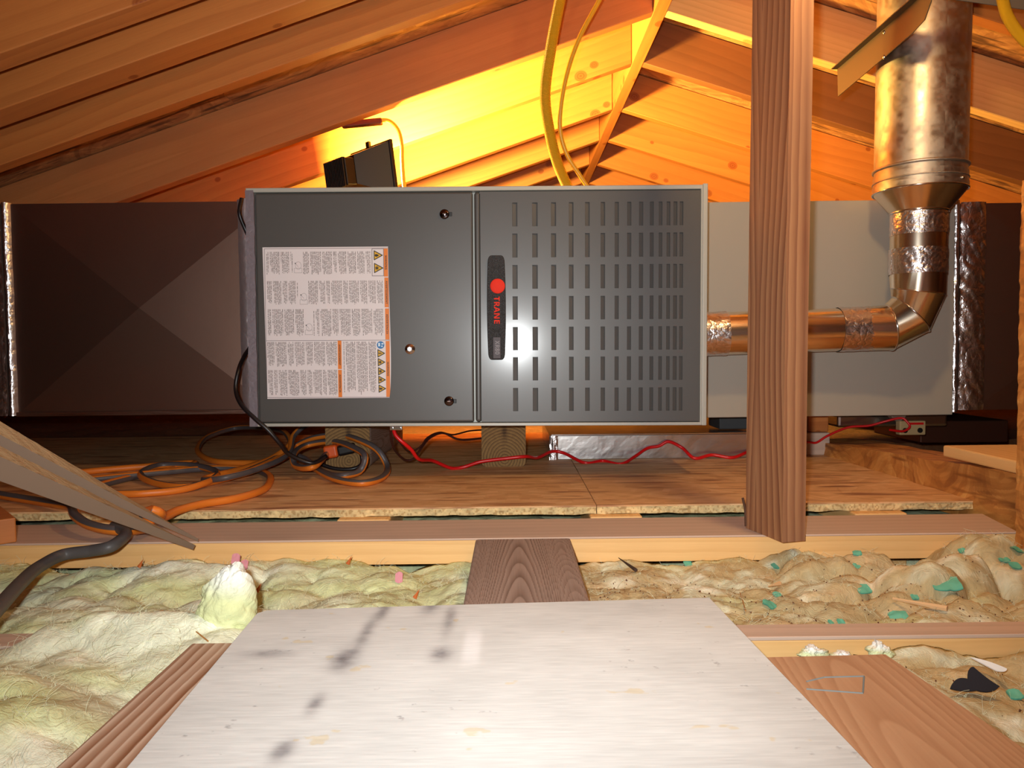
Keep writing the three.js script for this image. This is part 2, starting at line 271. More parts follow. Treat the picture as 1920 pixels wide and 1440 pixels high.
{ const m = solo('floor_plank', grain(prism([[0.2, 0.637], [0.324, 0.641], [0.342, 0.45], [0.38, -0.35], [0.22, -0.35]], 0.196, 0.2335, 0.0025).rotateX(-Math.PI / 2), V(0.04, 0, -1), V(0, 1, 0), 0.2, -0.42), M.fir, 'broad brown plank with blue pencil lines beside the white board', 'plank');
  const pencil = std({ color: 0x7c8484, roughness: 0.9 }), L = (a, b) => tube([onY(...a, 0.2337), onY((a[0] + b[0]) / 2, (a[1] + b[1]) / 2, 0.2337), onY(...b, 0.2337)], 0.0007, 5, 3);
  part('pencil_line', mergeGeometries([L([1512, 1292], [1618, 1300]), L([1512, 1278], [1545, 1270]), L([1545, 1270], [1620, 1268]), L([1620, 1268], [1618, 1300])]), pencil, m).userData.label = 'faint blue pencil line'; }
{ // white painted board in front
  const p = [[-0.254, 0.724], [-0.246, 0.733], [0.2, 0.755], [0.238, 0.0], [-0.22, -0.02]];
  const g = prism(p, 0.2345, 0.2465, 0.001).rotateX(-Math.PI / 2), q = g.attributes.position, uv = g.attributes.uv;
  for (let i = 0; i < q.count; i++) uv.setXY(i, (q.getX(i) + 0.255) / 0.5, (-q.getZ(i) + 0.02) / 0.775);
  solo('white_board', g, M.white, 'scuffed white painted board lying across the planks in front', 'board');
}
{ // post carrying the ridge
  const g = new THREE.BoxGeometry(0.036, 1.16, 0.089, 6, 60, 10), p = g.attributes.position;
  for (let i = 0; i < p.count; i++) {  // eased corners and a shallow bow in the grain
    const x = p.getX(i), z = p.getZ(i), ex = Math.abs(x) > 0.0194, ez = Math.abs(z) > 0.0444; if (ex && ez) { p.setX(i, x * 0.9); p.setZ(i, z * 0.96); }
    p.setX(i, p.getX(i) + 0.0025 * Math.sin(p.getY(i) * 3.2));
  }
  const post = solo('post', grain(g, V(0, 1, 0), V(0, 0, 1), 0.3, 0.02), M.post, 'upright reddish brown timber post standing on the floor board in front of the furnace', 'post');
  post.position.set(0.3805, 0.2345 + 0.58, -1.062); post.rotation.y = 0.27; post.rotation.z = -0.008;
  const n = part('nail', tube([V(-0.025, -0.535, -0.046), V(-0.0215, -0.552, -0.045), V(-0.0205, -0.577, -0.044)], 0.0018, 6, 4), std({ color: 0x5a3a28, roughness: 0.7, metalness: 0.4 }), post); n.userData.label = 'rusty bent nail';
}
{ // second post at the right edge
  const g = new THREE.BoxGeometry(0.09, 0.51, 0.04, 20, 120, 6), p = g.attributes.position;
  for (let i = 0; i < p.count; i++) if (p.getX(i) < -0.04) p.setX(i, p.getX(i) + 0.004 * (fbm(p.getY(i) * 90, p.getZ(i) * 60, 2) - 0.5) - 0.0);
  solo('stud', grain(g, V(0, 1, 0), V(0, 0, 1)), M.rim, 'rough orange timber stud cut by the picture edge beside the dark duct', 'stud').position.set(0.737, 0.468, -1.0);
}
{ // rough beam at the right of the deck
  const g = new THREE.BoxGeometry(0.115, 0.085, 0.9, 10, 10, 90), p = g.attributes.position;
  for (let i = 0; i < p.count; i++) {
    const z = p.getZ(i), t = (z + 0.43) / 0.86; p.setY(i, p.getY(i) * (0.75 + 0.45 * t) + 0.022 * t);
    const n = fbm(p.getY(i) * 40 + 3, z * 22, 5) - 0.5; if (p.getX(i) < -0.05) p.setX(i, p.getX(i) + n * 0.012); if (p.getY(i) > 0.02) p.setY(i, p.getY(i) + (fbm(p.getX(i) * 20, z * 14, 8) - 0.5) * 0.008);
  }
  const m = solo('rough_beam', toCreasedNormals(grain(g, V(0, 0, 1), V(0, 1, 0)), 0.6), M.rim, 'rough sawn orange brown beam running back beside the deck', 'beam'); m.position.set(0.802, 0.243, -1.40); m.rotation.y = 0.035;
}
solo('short_beam', plankBox(0.735, 0.86, 0.313, 0.332, -1.27, -1.03, V(0, 0, 1), 0.003), M.lumber, 'pale timber lying on top of the rough beam next to the stud', 'timber');
solo('timber_block', plankBox(-0.07, 0.07, 0, 0.036, -0.1, 0.1, V(1, 0, 0), 0.002).rotateY(0.75).translate(-0.835, 0.2348, -1.09), M.pine, 'orange timber block end with a knot at the picture edge, under the fibreboard strips', 'timber block');
solo('timber_length', plankBox(0.49, 0.745, DECK, 0.302, -1.79, -1.745, V(1, 0, 0)), M.dusty, 'greyish timber length on the deck between the post and the rough beam', 'timber');
solo('timber_block', plankBox(0.70, 0.748, 0.302, 0.352, -1.80, -1.76, V(1, 0, 0)), M.pine, 'small wood block under the pale grey coil cabinet, right behind the post', 'timber block');

// 4x4 blocks carrying the furnace
{
  const ring = tex(256, 256, (a, b, c) => { const r = Math.hypot((a - 0.52) * 1.0, b - 0.15) * 16 + 0.5 * fbm(a * 4, b * 4, 3), f = r - Math.floor(r), k = Math.pow(f, 2) * 0.6 + 0.25 * fbm(a * 30, b * 30, 4) + 0.5 * Math.exp(-(((a - 0.52) / 0.06) ** 2 + ((b - 0.72) / 0.16) ** 2)); for (let q = 0; q < 3; q++) c[q] = mix([0.60, 0.46, 0.27][q], [0.26, 0.17, 0.09][q], k); }, {});
  const end = std({ map: ring, roughness: 0.85 });
  const mk = (x, l) => {
    const g = thing('support_block', l, 'block', [x, DECK, -1.63], 'blocks under the furnace');
    part('block_body', plankBox(-0.049, 0.049, 0, 0.107, -0.5, -0.002, V(0, 0, 1), 0.011), M.gray, g);
    const s = new THREE.Shape(), w = 0.0485, r = 0.011, h = 0.1065; s.moveTo(-w + r, 0); s.lineTo(w - r, 0); s.absarc(w - r, r, r, -Math.PI / 2, 0); s.lineTo(w, h - r); s.absarc(w - r, h - r, r, 0, Math.PI / 2); s.lineTo(-w + r, h); s.absarc(-w + r, h - r, r, Math.PI / 2, Math.PI); s.lineTo(-w, r); s.absarc(-w + r, r, r, Math.PI, Math.PI * 1.5);
    const e = new THREE.ExtrudeGeometry(s, { depth: 0.003, bevelEnabled: false, curveSegments: 6 }).translate(0, 0, -0.003), p = e.attributes.position, uv = e.attributes.uv; for (let i = 0; i < p.count; i++) uv.setXY(i, p.getX(i) / 0.098 + 0.5, p.getY(i) / 0.107);
    part('end_grain', e, end, g);
  };
  mk(-0.02, 'square timber block with ringed end grain under the middle of the furnace'); mk(-0.362, 'timber block under the furnace behind the coiled orange cord'); 
}

// ---------------------------------------------------------------- furnace
const FUR = thing('furnace', 'dark grey furnace lying on its side with louvred panel and large warning label', 'furnace', [-0.069, 0.357, -1.444]);
FUR.rotation.z = -0.0072; FUR.rotation.y = -0.014;
const S = 969.5, fx = (px) => (px - 888.5) / S, fy = (py) => (797.5 - py) / S;   // places on the furnace face, in metres
{
  const rect = (a, b, c, d) => [[fx(a), fy(d)], [fx(b), fy(d)], [fx(b), fy(c)], [fx(a), fy(c)]];
  const body = mergeGeometries([box(fx(461), fx(1316), 0.001, fy(353), -0.74, -0.02).toNonIndexed(), prism(rect(460, 1318, 351, 797), -0.02, 0.001, 0.001, [rect(474, 1306, 359, 791)])].map(g => { g.deleteAttribute('uv'); return g; }));
  part('cabinet', body, M.cabinet, FUR).userData.label = 'pale grey sheet metal cabinet';
  part('edge_flange', box(fx(1309), fx(1318.5), 0, fy(349), -0.016, 0.003, 0.002), M.cabinet, FUR);
  // edge tape along the closed end
  { const g = new THREE.BoxGeometry(0.016, 0.455, 0.006, 4, 60, 1).translate(fx(468), 0.2285, 0.0), p = g.attributes.position; for (let i = 0; i < p.count; i++) p.setX(i, p.getX(i) + (fbm(p.getY(i) * 50, p.getX(i) * 50, 3) - 0.5) * 0.003); part('edge_tape', grain(g, V(0, 1, 0), V(0, 0, 1)), M.foilSoft, FUR); }
  const pan = grain(new RoundedBoxGeometry(fx(883) - fx(477), fy(361) - fy(789.5), 0.014, 3, 0.004).translate((fx(883) + fx(477)) / 2, (fy(361) + fy(789.5)) / 2, -0.006));
  const door = part('access_panel', pan, M.panel, FUR); door.userData.label = 'plain dark grey access panel with the warning label';
  // louvred panel: real slots with a blade in each
  const cols = [[957, 966], [994, 1003.5], [1029, 1037.7], [1062, 1070], [1092, 1100], [1121, 1128.5], [1147, 1154], [1170, 1177], [1192, 1199], [1212, 1218.5], [1228.5, 1234.5], [1243, 1249], [1255.5, 1262], [1267, 1273]];
  const rows = [[382, 425], [439, 482.5], [497, 540.5], [555, 598], [612, 655], [668, 711.5], [726, 769]], holes = [];
  for (const [a, b] of cols) for (const [c, d] of rows) holes.push(rect(a, b, c, d));
  const lp = part('louvre_panel', grain(prism(rect(897, 1305.5, 361, 789.5), -0.001, 0.001, 0.0003, holes)), M.panel, FUR); lp.userData.label = 'dark grey louvred panel with rows of slots';
  part('panel_backing', box(fx(899), fx(1303), fy(788), fy(363), -0.019, -0.014), M.panel, FUR);
  part('panel_fold', grain(new RoundedBoxGeometry(fx(897.5) - fx(886), fy(361) - fy(789.5), 0.016, 5, 0.0055).translate((fx(886) + fx(897.5)) / 2, (fy(361) + fy(789.5)) / 2, -0.0075)), M.panel, FUR).userData.label = 'rounded fold between the two panels';
  for (const [a, b] of cols) {   // each louvre leans inwards from one side of its slot
    const w = fx(b) - fx(a), h = fy(382) - fy(425), g = grain(prism([[0, 0], [w * 1.0, -0.0065], [w * 1.0, -0.0072], [0, -0.0007]], 0, h, 0).rotateX(-Math.PI / 2).scale(1, 1, -1));
    g.computeVertexNormals();
    const q = grain(new THREE.BoxGeometry(w * 1.15, h, 0.0006).rotateY(0.22).translate(w * 0.5, h / 2, -0.0022));
    for (const [c, d] of rows) part('louvre', q, M.panel, lp).position.set(fx(a), fy(d), 0);
  }
  // badge
  const s = new THREE.Shape(), bx = fx(926.5), by = fy(576), hw = 0.0145, hw2 = 0.018, hh = 0.099;
  s.moveTo(-hw + 0.006, hh); s.lineTo(hw - 0.006, hh); s.quadraticCurveTo(hw, hh, hw + 0.0008, hh - 0.012); s.quadraticCurveTo(hw2 + 0.001, 0, hw + 0.0008, -hh + 0.012); s.quadraticCurveTo(hw, -hh, hw - 0.006, -hh); s.lineTo(-hw + 0.006, -hh); s.quadraticCurveTo(-hw, -hh, -hw - 0.0008, -hh + 0.012); s.quadraticCurveTo(-hw2 - 0.001, 0, -hw - 0.0008, hh - 0.012); s.quadraticCurveTo(-hw, hh, -hw + 0.006, hh);
  const badge = part('badge', new THREE.ExtrudeGeometry(s, { depth: 0.004, bevelEnabled: true, bevelSize: 0.001, bevelThickness: 0.0015, bevelSegments: 2, curveSegments: 12 }).translate(bx, by, 0.001), M.badge, FUR); badge.userData.label = 'black oval maker badge with red disc and red lettering';
  part('red_disc', new THREE.SphereGeometry(0.0143, 28, 10, 0, Math.PI * 2, 0, Math.PI / 2).scale(1, 0.16, 1).rotateX(Math.PI / 2).translate(fx(929), fy(536), 0.0064), M.red, badge);
  const font = await new FontLoader().loadAsync('fonts/droid/droid_sans_bold.typeface.json');
  const txt = (str, size, px, py, mat, sx = 1) => { const g = new TextGeometry(str, { font, size, depth: 0.0012, curveSegments: 3 }); g.computeBoundingBox(); const b = g.boundingBox; g.translate(-(b.max.x + b.min.x) / 2, -(b.max.y + b.min.y) / 2, 0).scale(sx, 1, 1).rotateZ(-Math.PI / 2).translate(fx(px), fy(py), 0.0062); part('lettering', g, mat, badge); };
  txt('TRANE', 0.0108, 927.5, 580.5, M.red, 1.12);
  part('name_plate', new RoundedBoxGeometry(0.0145, 0.041, 0.0016, 2, 0.0006).translate(fx(927), fy(650.5), 0.0068), M.silver, badge);
  { const g = new TextGeometry('XR80', { font, size: 0.0082, depth: 0.0006, curveSegments: 3 }); g.computeBoundingBox(); const b = g.boundingBox; g.translate(-(b.max.x + b.min.x) / 2, -(b.max.y + b.min.y) / 2, 0).rotateZ(-Math.PI / 2).translate(fx(928), fy(650), 0.0076); part('lettering', g, std({ color: 0x807a7e, roughness: 0.55 }), badge); }
  // warning label, printed sideways
  const W = 948, H = 1132, cv = document.createElement('canvas'); cv.width = W; cv.height = H; const x = cv.getContext('2d');
  x.fillStyle = '#ddd5d7'; x.fillRect(0, 0, W, H); x.strokeStyle = '#8a8084'; x.lineWidth = 4; x.strokeRect(10, 10, W - 22, H - 22);
  let hs = 5; const hr = () => { hs = (hs * 16807) % 2147483647; return hs / 2147483647; };
  const para = (x0, x1, y0, y1, gaps = []) => {            // text read from top to bottom: columns of tiny letters, first line at the right
    let X = x1; let run = 3 + Math.floor(hr() * 6), len = 1;
    x.font = '7px sans-serif';
    while (X > x0 + 8) {
      if (gaps.some(([a, b]) => X > a - 4 && X < b + 8)) { X -= 4; continue; }
      const last = run-- <= 0, L = (y1 - y0) * (last ? 0.35 + 0.5 * hr() : 0.86 + 0.13 * hr()); let y = y0 + (hr() < 0.15 ? 14 : 0);
      while (y < y0 + L) { const w = 8 + hr() * 30; x.fillStyle = hr() < 0.5 ? '#77706f' : '#8d8384'; x.fillRect(X - 5, y, 5, Math.min(w, y0 + L - y)); y += w + 5; }
      x.fillStyle = '#ddd5d7'; for (let k = 0; k < 20; k++) x.fillRect(X - 5 + hr() * 5, y0 + hr() * L, 2, 3);
      X -= last ? 17 : 9.2; if (last) run = 2 + Math.floor(hr() * 7);
    }
  };
  const bands = [[14, 212], [232, 436], [448, 660], [704, 890], [914, 1118]];
  para(16, 800, 34, 206, [[224, 292]]); para(16, 890, 250, 430, [[262, 326]]); para(16, 890, 460, 664, [[300, 362]]);
  para(16, 540, 704, 890); para(16, 540, 914, 1110); para(584, 832, 704, 1110);
  x.strokeStyle = '#a9a2a6'; x.lineWidth = 3; for (const [a, b, c] of [[232, 96, 92], [270, 330, 92], [306, 556, 92]]) { x.strokeRect(a, b + 60, 56, 34); x.beginPath(); x.ellipse(a + 30, b + 40, 22, 28, 0, 0, 7); x.stroke(); x.beginPath(); x.moveTo(a + 6, b + 22); x.lineTo(a + 30, b + 50); x.stroke(); x.fillStyle = '#444'; x.fillRect(a + 4, b + 20, 8, 8); }
  x.strokeStyle = '#6f676b'; x.beginPath(); x.moveTo(12, 694); x.lineTo(W - 12, 694); x.stroke();
  const bar = (x0, w, y0, y1, str) => { x.fillStyle = '#e07a1c'; x.fillRect(x0, y0, w, y1 - y0); x.save(); x.translate(x0 + w / 2, (y0 + y1) / 2); x.rotate(Math.PI / 2); x.fillStyle = '#3a2414'; x.font = 'bold ' + Math.round(w * 0.72) + 'px sans-serif'; x.textAlign = 'center'; x.textBaseline = 'middle'; x.fillText(str, 0, 0, (y1 - y0) * 0.86); x.restore(); };
  bar(902, 30, 14, 222, 'WARNING'); bar(904, 30, 228, 450, 'AVERTISSEMENT'); bar(906, 30, 458, 690, 'ADVERTENCIA'); bar(908, 30, 700, 1118, 'WARNING');
  bar(548, 28, 696, 908, 'AVERTISSEMENT'); bar(548, 28, 914, 1118, 'ADVERTENCIA');
  const tri = (cx, cy, r, k) => {
    x.fillStyle = '#d9a818'; x.strokeStyle = '#2a2210'; x.lineWidth = 6; x.lineJoin = 'round'; x.beginPath(); x.moveTo(cx + r, cy); x.lineTo(cx - r * 0.85, cy - r); x.lineTo(cx - r * 0.85, cy + r); x.closePath(); x.fill(); x.stroke();
    x.save(); x.translate(cx - r * 0.3, cy); x.rotate(Math.PI / 2); x.fillStyle = x.strokeStyle = '#2a1c08'; x.lineWidth = 5;
    if (k === 0) { x.beginPath(); x.moveTo(0, -r * 0.55); x.bezierCurveTo(r * 0.5, 0, r * 0.35, r * 0.4, 0, r * 0.42); x.bezierCurveTo(-r * 0.4, r * 0.35, -r * 0.35, 0, 0, -r * 0.55); x.fill(); }
    else if (k === 1) { x.beginPath(); x.moveTo(r * 0.1, -r * 0.5); x.lineTo(-r * 0.15, 0); x.lineTo(r * 0.15, 0); x.lineTo(-r * 0.1, r * 0.45); x.stroke(); }
    else for (let q = 0; q < 7; q++) { x.beginPath(); x.moveTo(0, 0); x.lineTo(Math.cos(q * 0.9) * r * 0.42, Math.sin(q * 0.9) * r * 0.42); x.stroke(); } x.restore();
  };
  x.strokeStyle = '#6f676b'; x.lineWidth = 4; x.strokeRect(814, 16, 86, 200); tri(858, 64, 33, 0); tri(860, 158, 34, 2);
  x.fillStyle = '#1f6fb0'; x.beginPath(); x.arc(870, 730, 28, 0, 7); x.fill(); x.fillStyle = '#cfe2f0'; x.fillRect(852, 714, 14, 26); x.fillRect(876, 716, 16, 10); x.fillRect(874, 734, 12, 10);
  [[792, 1], [858, 2], [926, 2], [990, 2], [1056, 0]].forEach(([y, k], i) => tri(872 + i * 1.2, y, 27, k));
  const map = new THREE.CanvasTexture(cv); map.colorSpace = THREE.SRGBColorSpace; map.magFilter = THREE.LinearFilter;
  const ls = new THREE.Shape(); ls.moveTo(fx(490), fy(461)); ls.lineTo(fx(725), fy(461)); ls.quadraticCurveTo(fx(726.5), fy(560), fx(728), fy(650)); ls.quadraticCurveTo(fx(728.5), fy(715), fx(724.5), fy(743)); ls.lineTo(fx(494), fy(744.5)); ls.closePath();
  const lg = new THREE.ExtrudeGeometry(ls, { depth: 0.0004, bevelEnabled: false, curveSegments: 14 }).translate(0, 0, 0.0009), lp2 = lg.attributes.position, luv = lg.attributes.uv;
  for (let i = 0; i < lp2.count; i++) luv.setXY(i, (lp2.getX(i) - fx(491)) / (fx(728.5) - fx(491)), (lp2.getY(i) - fy(745)) / (fy(461) - fy(745)));
  part('warning_label', lg, std({ map, roughness: 0.45 }), door).userData.label = 'white warning label printed sideways with orange bars and yellow triangles';
  // latches and the centre screw
  for (const [px, py] of [[831, 402], [836.5, 750]]) {
    const l = part('latch', new THREE.LatheGeometry([[0, 0.006], [0.0045, 0.0055], [0.0065, 0.004], [0.0085, 0.0045], [0.0095, 0.001], [0.0095, 0]].map(p => new THREE.Vector2(...p)), 26).rotateX(Math.PI / 2).translate(fx(px), fy(py), 0.001), std({ color: 0x6a6062, metalness: 1, roughness: 0.15 }), door);
    part('latch_slot', box(fx(px) + 0.008, fx(px) + 0.0145, fy(py) - 0.004, fy(py) + 0.004, 0.0006, 0.0022, 0.0007), M.dark, l);
    part('latch_tab', box(fx(px) - 0.0035, fx(px) + 0.0035, fy(py) - 0.0012, fy(py) + 0.0012, 0.006, 0.008, 0.0008), M.chrome, l);
  }
  { const l = part('centre_screw', new THREE.LatheGeometry([[0, 0.004], [0.004, 0.0038], [0.0055, 0.0022], [0.0095, 0.0016], [0.01, 0]].map(p => new THREE.Vector2(...p)), 26).rotateX(Math.PI / 2).translate(fx(764), fy(652), 0.001), M.chrome, door);
    part('screw_head', new THREE.CylinderGeometry(0.0045, 0.005, 0.003, 6).rotateX(Math.PI / 2).translate(fx(764), fy(652), 0.006), std({ color: 0xe8e6ea, metalness: 0.7, roughness: 0.3 }), l); }
  part('cable_clamp', mergeGeometries([box(fx(721), fx(746), -0.009, 0.0, -0.035, -0.012, 0.002), new THREE.CylinderGeometry(0.003, 0.003, 0.004, 10).rotateX(Math.PI / 2).translate(fx(726), -0.005, -0.011), new THREE.CylinderGeometry(0.003, 0.003, 0.004, 10).rotateX(Math.PI / 2).translate(fx(741), -0.005, -0.011)].map(g => g.toNonIndexed ? (g.index ? g.toNonIndexed() : g) : g)), M.chrome, FUR);
}

// ---------------------------------------------------------------- coil cabinet, ducts
{
  const g = thing('coil_cabinet', 'pale grey metal coil cabinet behind the post, joined to the furnace', 'cabinet');
  part('shell', grain(box(0.3725, 0.958, 0.352, 0.817, -2.3, -1.62, 0.002)), M.coil, g);
}
function ductFace(x0, x1, y0, y1, z, rise) {   // sheet with a cross break: four faces rising to the middle
  const c = V((x0 + x1) / 2, (y0 + y1) / 2, z + rise), P = [V(x0, y0, z), V(x1, y0, z), V(x1, y1, z), V(x0, y1, z)], out = [];
  for (let k = 0; k < 4; k++) { const a = P[k], b = P[(k + 1) % 4]; out.push(...a.toArray(), ...b.toArray(), ...c.toArray()); }
  const g = new THREE.BufferGeometry(); g.setAttribute('position', new THREE.Float32BufferAttribute(out, 3)); g.setAttribute('uv', new THREE.Float32BufferAttribute(new Array(24).fill(0), 2)); return grain(g, V(1, 0, 0));
}
function foilStrip(w, h, bulge, s, amp = 0.0016) {   // strip of crumpled tape, standing, bulging forward in the middle
  const g = new THREE.PlaneGeometry(w, h, 14, Math.round(h / 0.004)), p = g.attributes.position;
  for (let i = 0; i < p.count; i++) { const X = p.getX(i) / w * 2, Y = p.getY(i); p.setZ(i, bulge * (1 - X * X) + amp * (fbm(X * 2.2, Y * 70 + 2 * X, s) - 0.5) * 2); p.setX(i, p.getX(i) + 0.002 * (fbm(Y * 30, X > 0 ? 1 : 9, s + 3) - 0.5)); }
  g.computeVertexNormals(); const uv = g.attributes.uv; for (let i = 0; i < uv.count; i++) uv.setXY(i, p.getX(i) + s, p.getY(i)); return g;
}
{
  const g = thing('sheet_metal_duct', 'dark sheet metal duct with a big folded cross, joined to the furnace’s labelled end', 'duct');
  part('duct_body', grain(mergeGeometries([box(-1.2, -0.5135, 0.376, 0.832, -3.2, -1.628)])), M.duct, g);
  part('cross_face', ductFace(-1.082, -0.5135, 0.376, 0.832, -1.627, 0.02), M.duct, g);
  part('far_face', ductFace(-1.2, -1.098, 0.376, 0.832, -1.627, 0.010), M.duct, g);
  part('lower_lip', box(-1.082, -0.52, 0.372, 0.382, -1.632, -1.622, 0.002), M.duct, g);
  part('seam_tape', foilStrip(0.022, 0.46, 0.011, 2, 0.0006).translate(-1.088, 0.604, -1.628), M.foil, g);
  part('seam_tape', foilStrip(0.05, 0.46, 0.001, 8, 0.0016).translate(-1.122, 0.604, -1.620), M.foil, g);
  part('joint_tape', foilStrip(0.05, 0.455, 0.016, 5, 0.0012).translate(-0.556, 0.603, -1.606), M.foilMatte, g);
}
{
  const g = thing('sheet_metal_duct', 'dark duct with wide crumpled foil tape, between the coil cabinet and the stud', 'duct');
  part('duct_body', grain(box(0.958, 1.9, 0.36, 0.812, -3.2, -1.645)), M.duct, g);
  part('cross_face', ductFace(1.02, 1.6, 0.36, 0.812, -1.644, 0.010), M.duct, g);
  part('joint_tape', foilStrip(0.018, 0.46, 0.008, 3, 0.0012).translate(0.968, 0.587, -1.636), M.foil, g);
  part('wide_tape', foilStrip(0.055, 0.452, 0.004, 12, 0.0032).translate(1.006, 0.587, -1.634), M.foil, g);
}
{ // low metal duct on the deck
  const g = thing('low_duct', 'low shiny galvanized duct on the deck under the louvred end of the furnace', 'duct');
  part('duct_body', grain(box(0.086, 0.68, DECK, 0.3045, -2.15, -1.727, 0.002)), M.sheet, g);
  const f = new THREE.PlaneGeometry(0.592, 0.053, 80, 8).translate(0.383, 0.2765, -1.7255), p = f.attributes.position; for (let i = 0; i < p.count; i++) p.setZ(i, p.getZ(i) + 0.002 * fbm(p.getX(i) * 12, p.getY(i) * 20, 6) + 0.0005 * fbm(p.getX(i) * 60, p.getY(i) * 60, 2)); f.computeVertexNormals(); part('front_face', grain(f), M.sheet, g);
  part('corner_tape', foilStrip(0.02, 0.056, 0.003, 4, 0.002).translate(0.095, 0.277, -1.7235), M.foil, g);
  part('top_seam', box(0.09, 0.66, 0.304, 0.308, -1.735, -1.725, 0.001), M.chrome, g);
}
solo('drain_pan', grain(box(0.77, 1.03, 0.312, 0.342, -2.0, -1.76, 0.006)), M.sheet, 'shiny shallow metal pan under the coil cabinet behind the red wires', 'pan');
solo('low_duct_end', grain(box(1.02, 1.24, 0.26, 0.315, -2.1, -1.86, 0.003)), std({ color: 0x5e3a2c, metalness: 0.7, roughness: 0.45 }), 'dark reddish metal duct end low behind the rough beam', 'duct');
solo('support_pad', box(0.495, 0.565, 0.309, 0.353, -1.88, -1.78, 0.003), std({ color: 0x37383a, roughness: 0.7 }), 'dark grey pad under the coil cabinet, between furnace and post', 'pad');
{
  const g = thing('terminal_block', 'small beige terminal block with dark holes on the rough beam where the red wires end', 'terminal block', [0.915, 0.299, -1.70]);
  part('block_body', box(-0.03, 0.03, 0, 0.033, -0.02, 0, 0.003), std({ color: 0xb89a6c, roughness: 0.6 }), g);
  for (const x of [-0.018, 0.016]) part('hole', new THREE.CylinderGeometry(0.006, 0.006, 0.003, 14).rotateX(Math.PI / 2).translate(x, 0.011, 0), M.dark, g);
  part('red_stripe', box(-0.01, 0.024, 0.024, 0.029, -0.001, 0.001), M.redWire, g);
  part('round_cap', new THREE.CylinderGeometry(0.018, 0.02, 0.012, 20).rotateX(Math.PI / 2).translate(-0.03, 0.05, -0.012), M.galv, g);
}
solo('wire_nut', new THREE.ConeGeometry(0.007, 0.02, 10).rotateZ(2.2).translate(0.896, 0.365, -1.69), M.yellowCord, 'tiny yellow wire nut joining the red wires below the coil cabinet', 'wire nut');

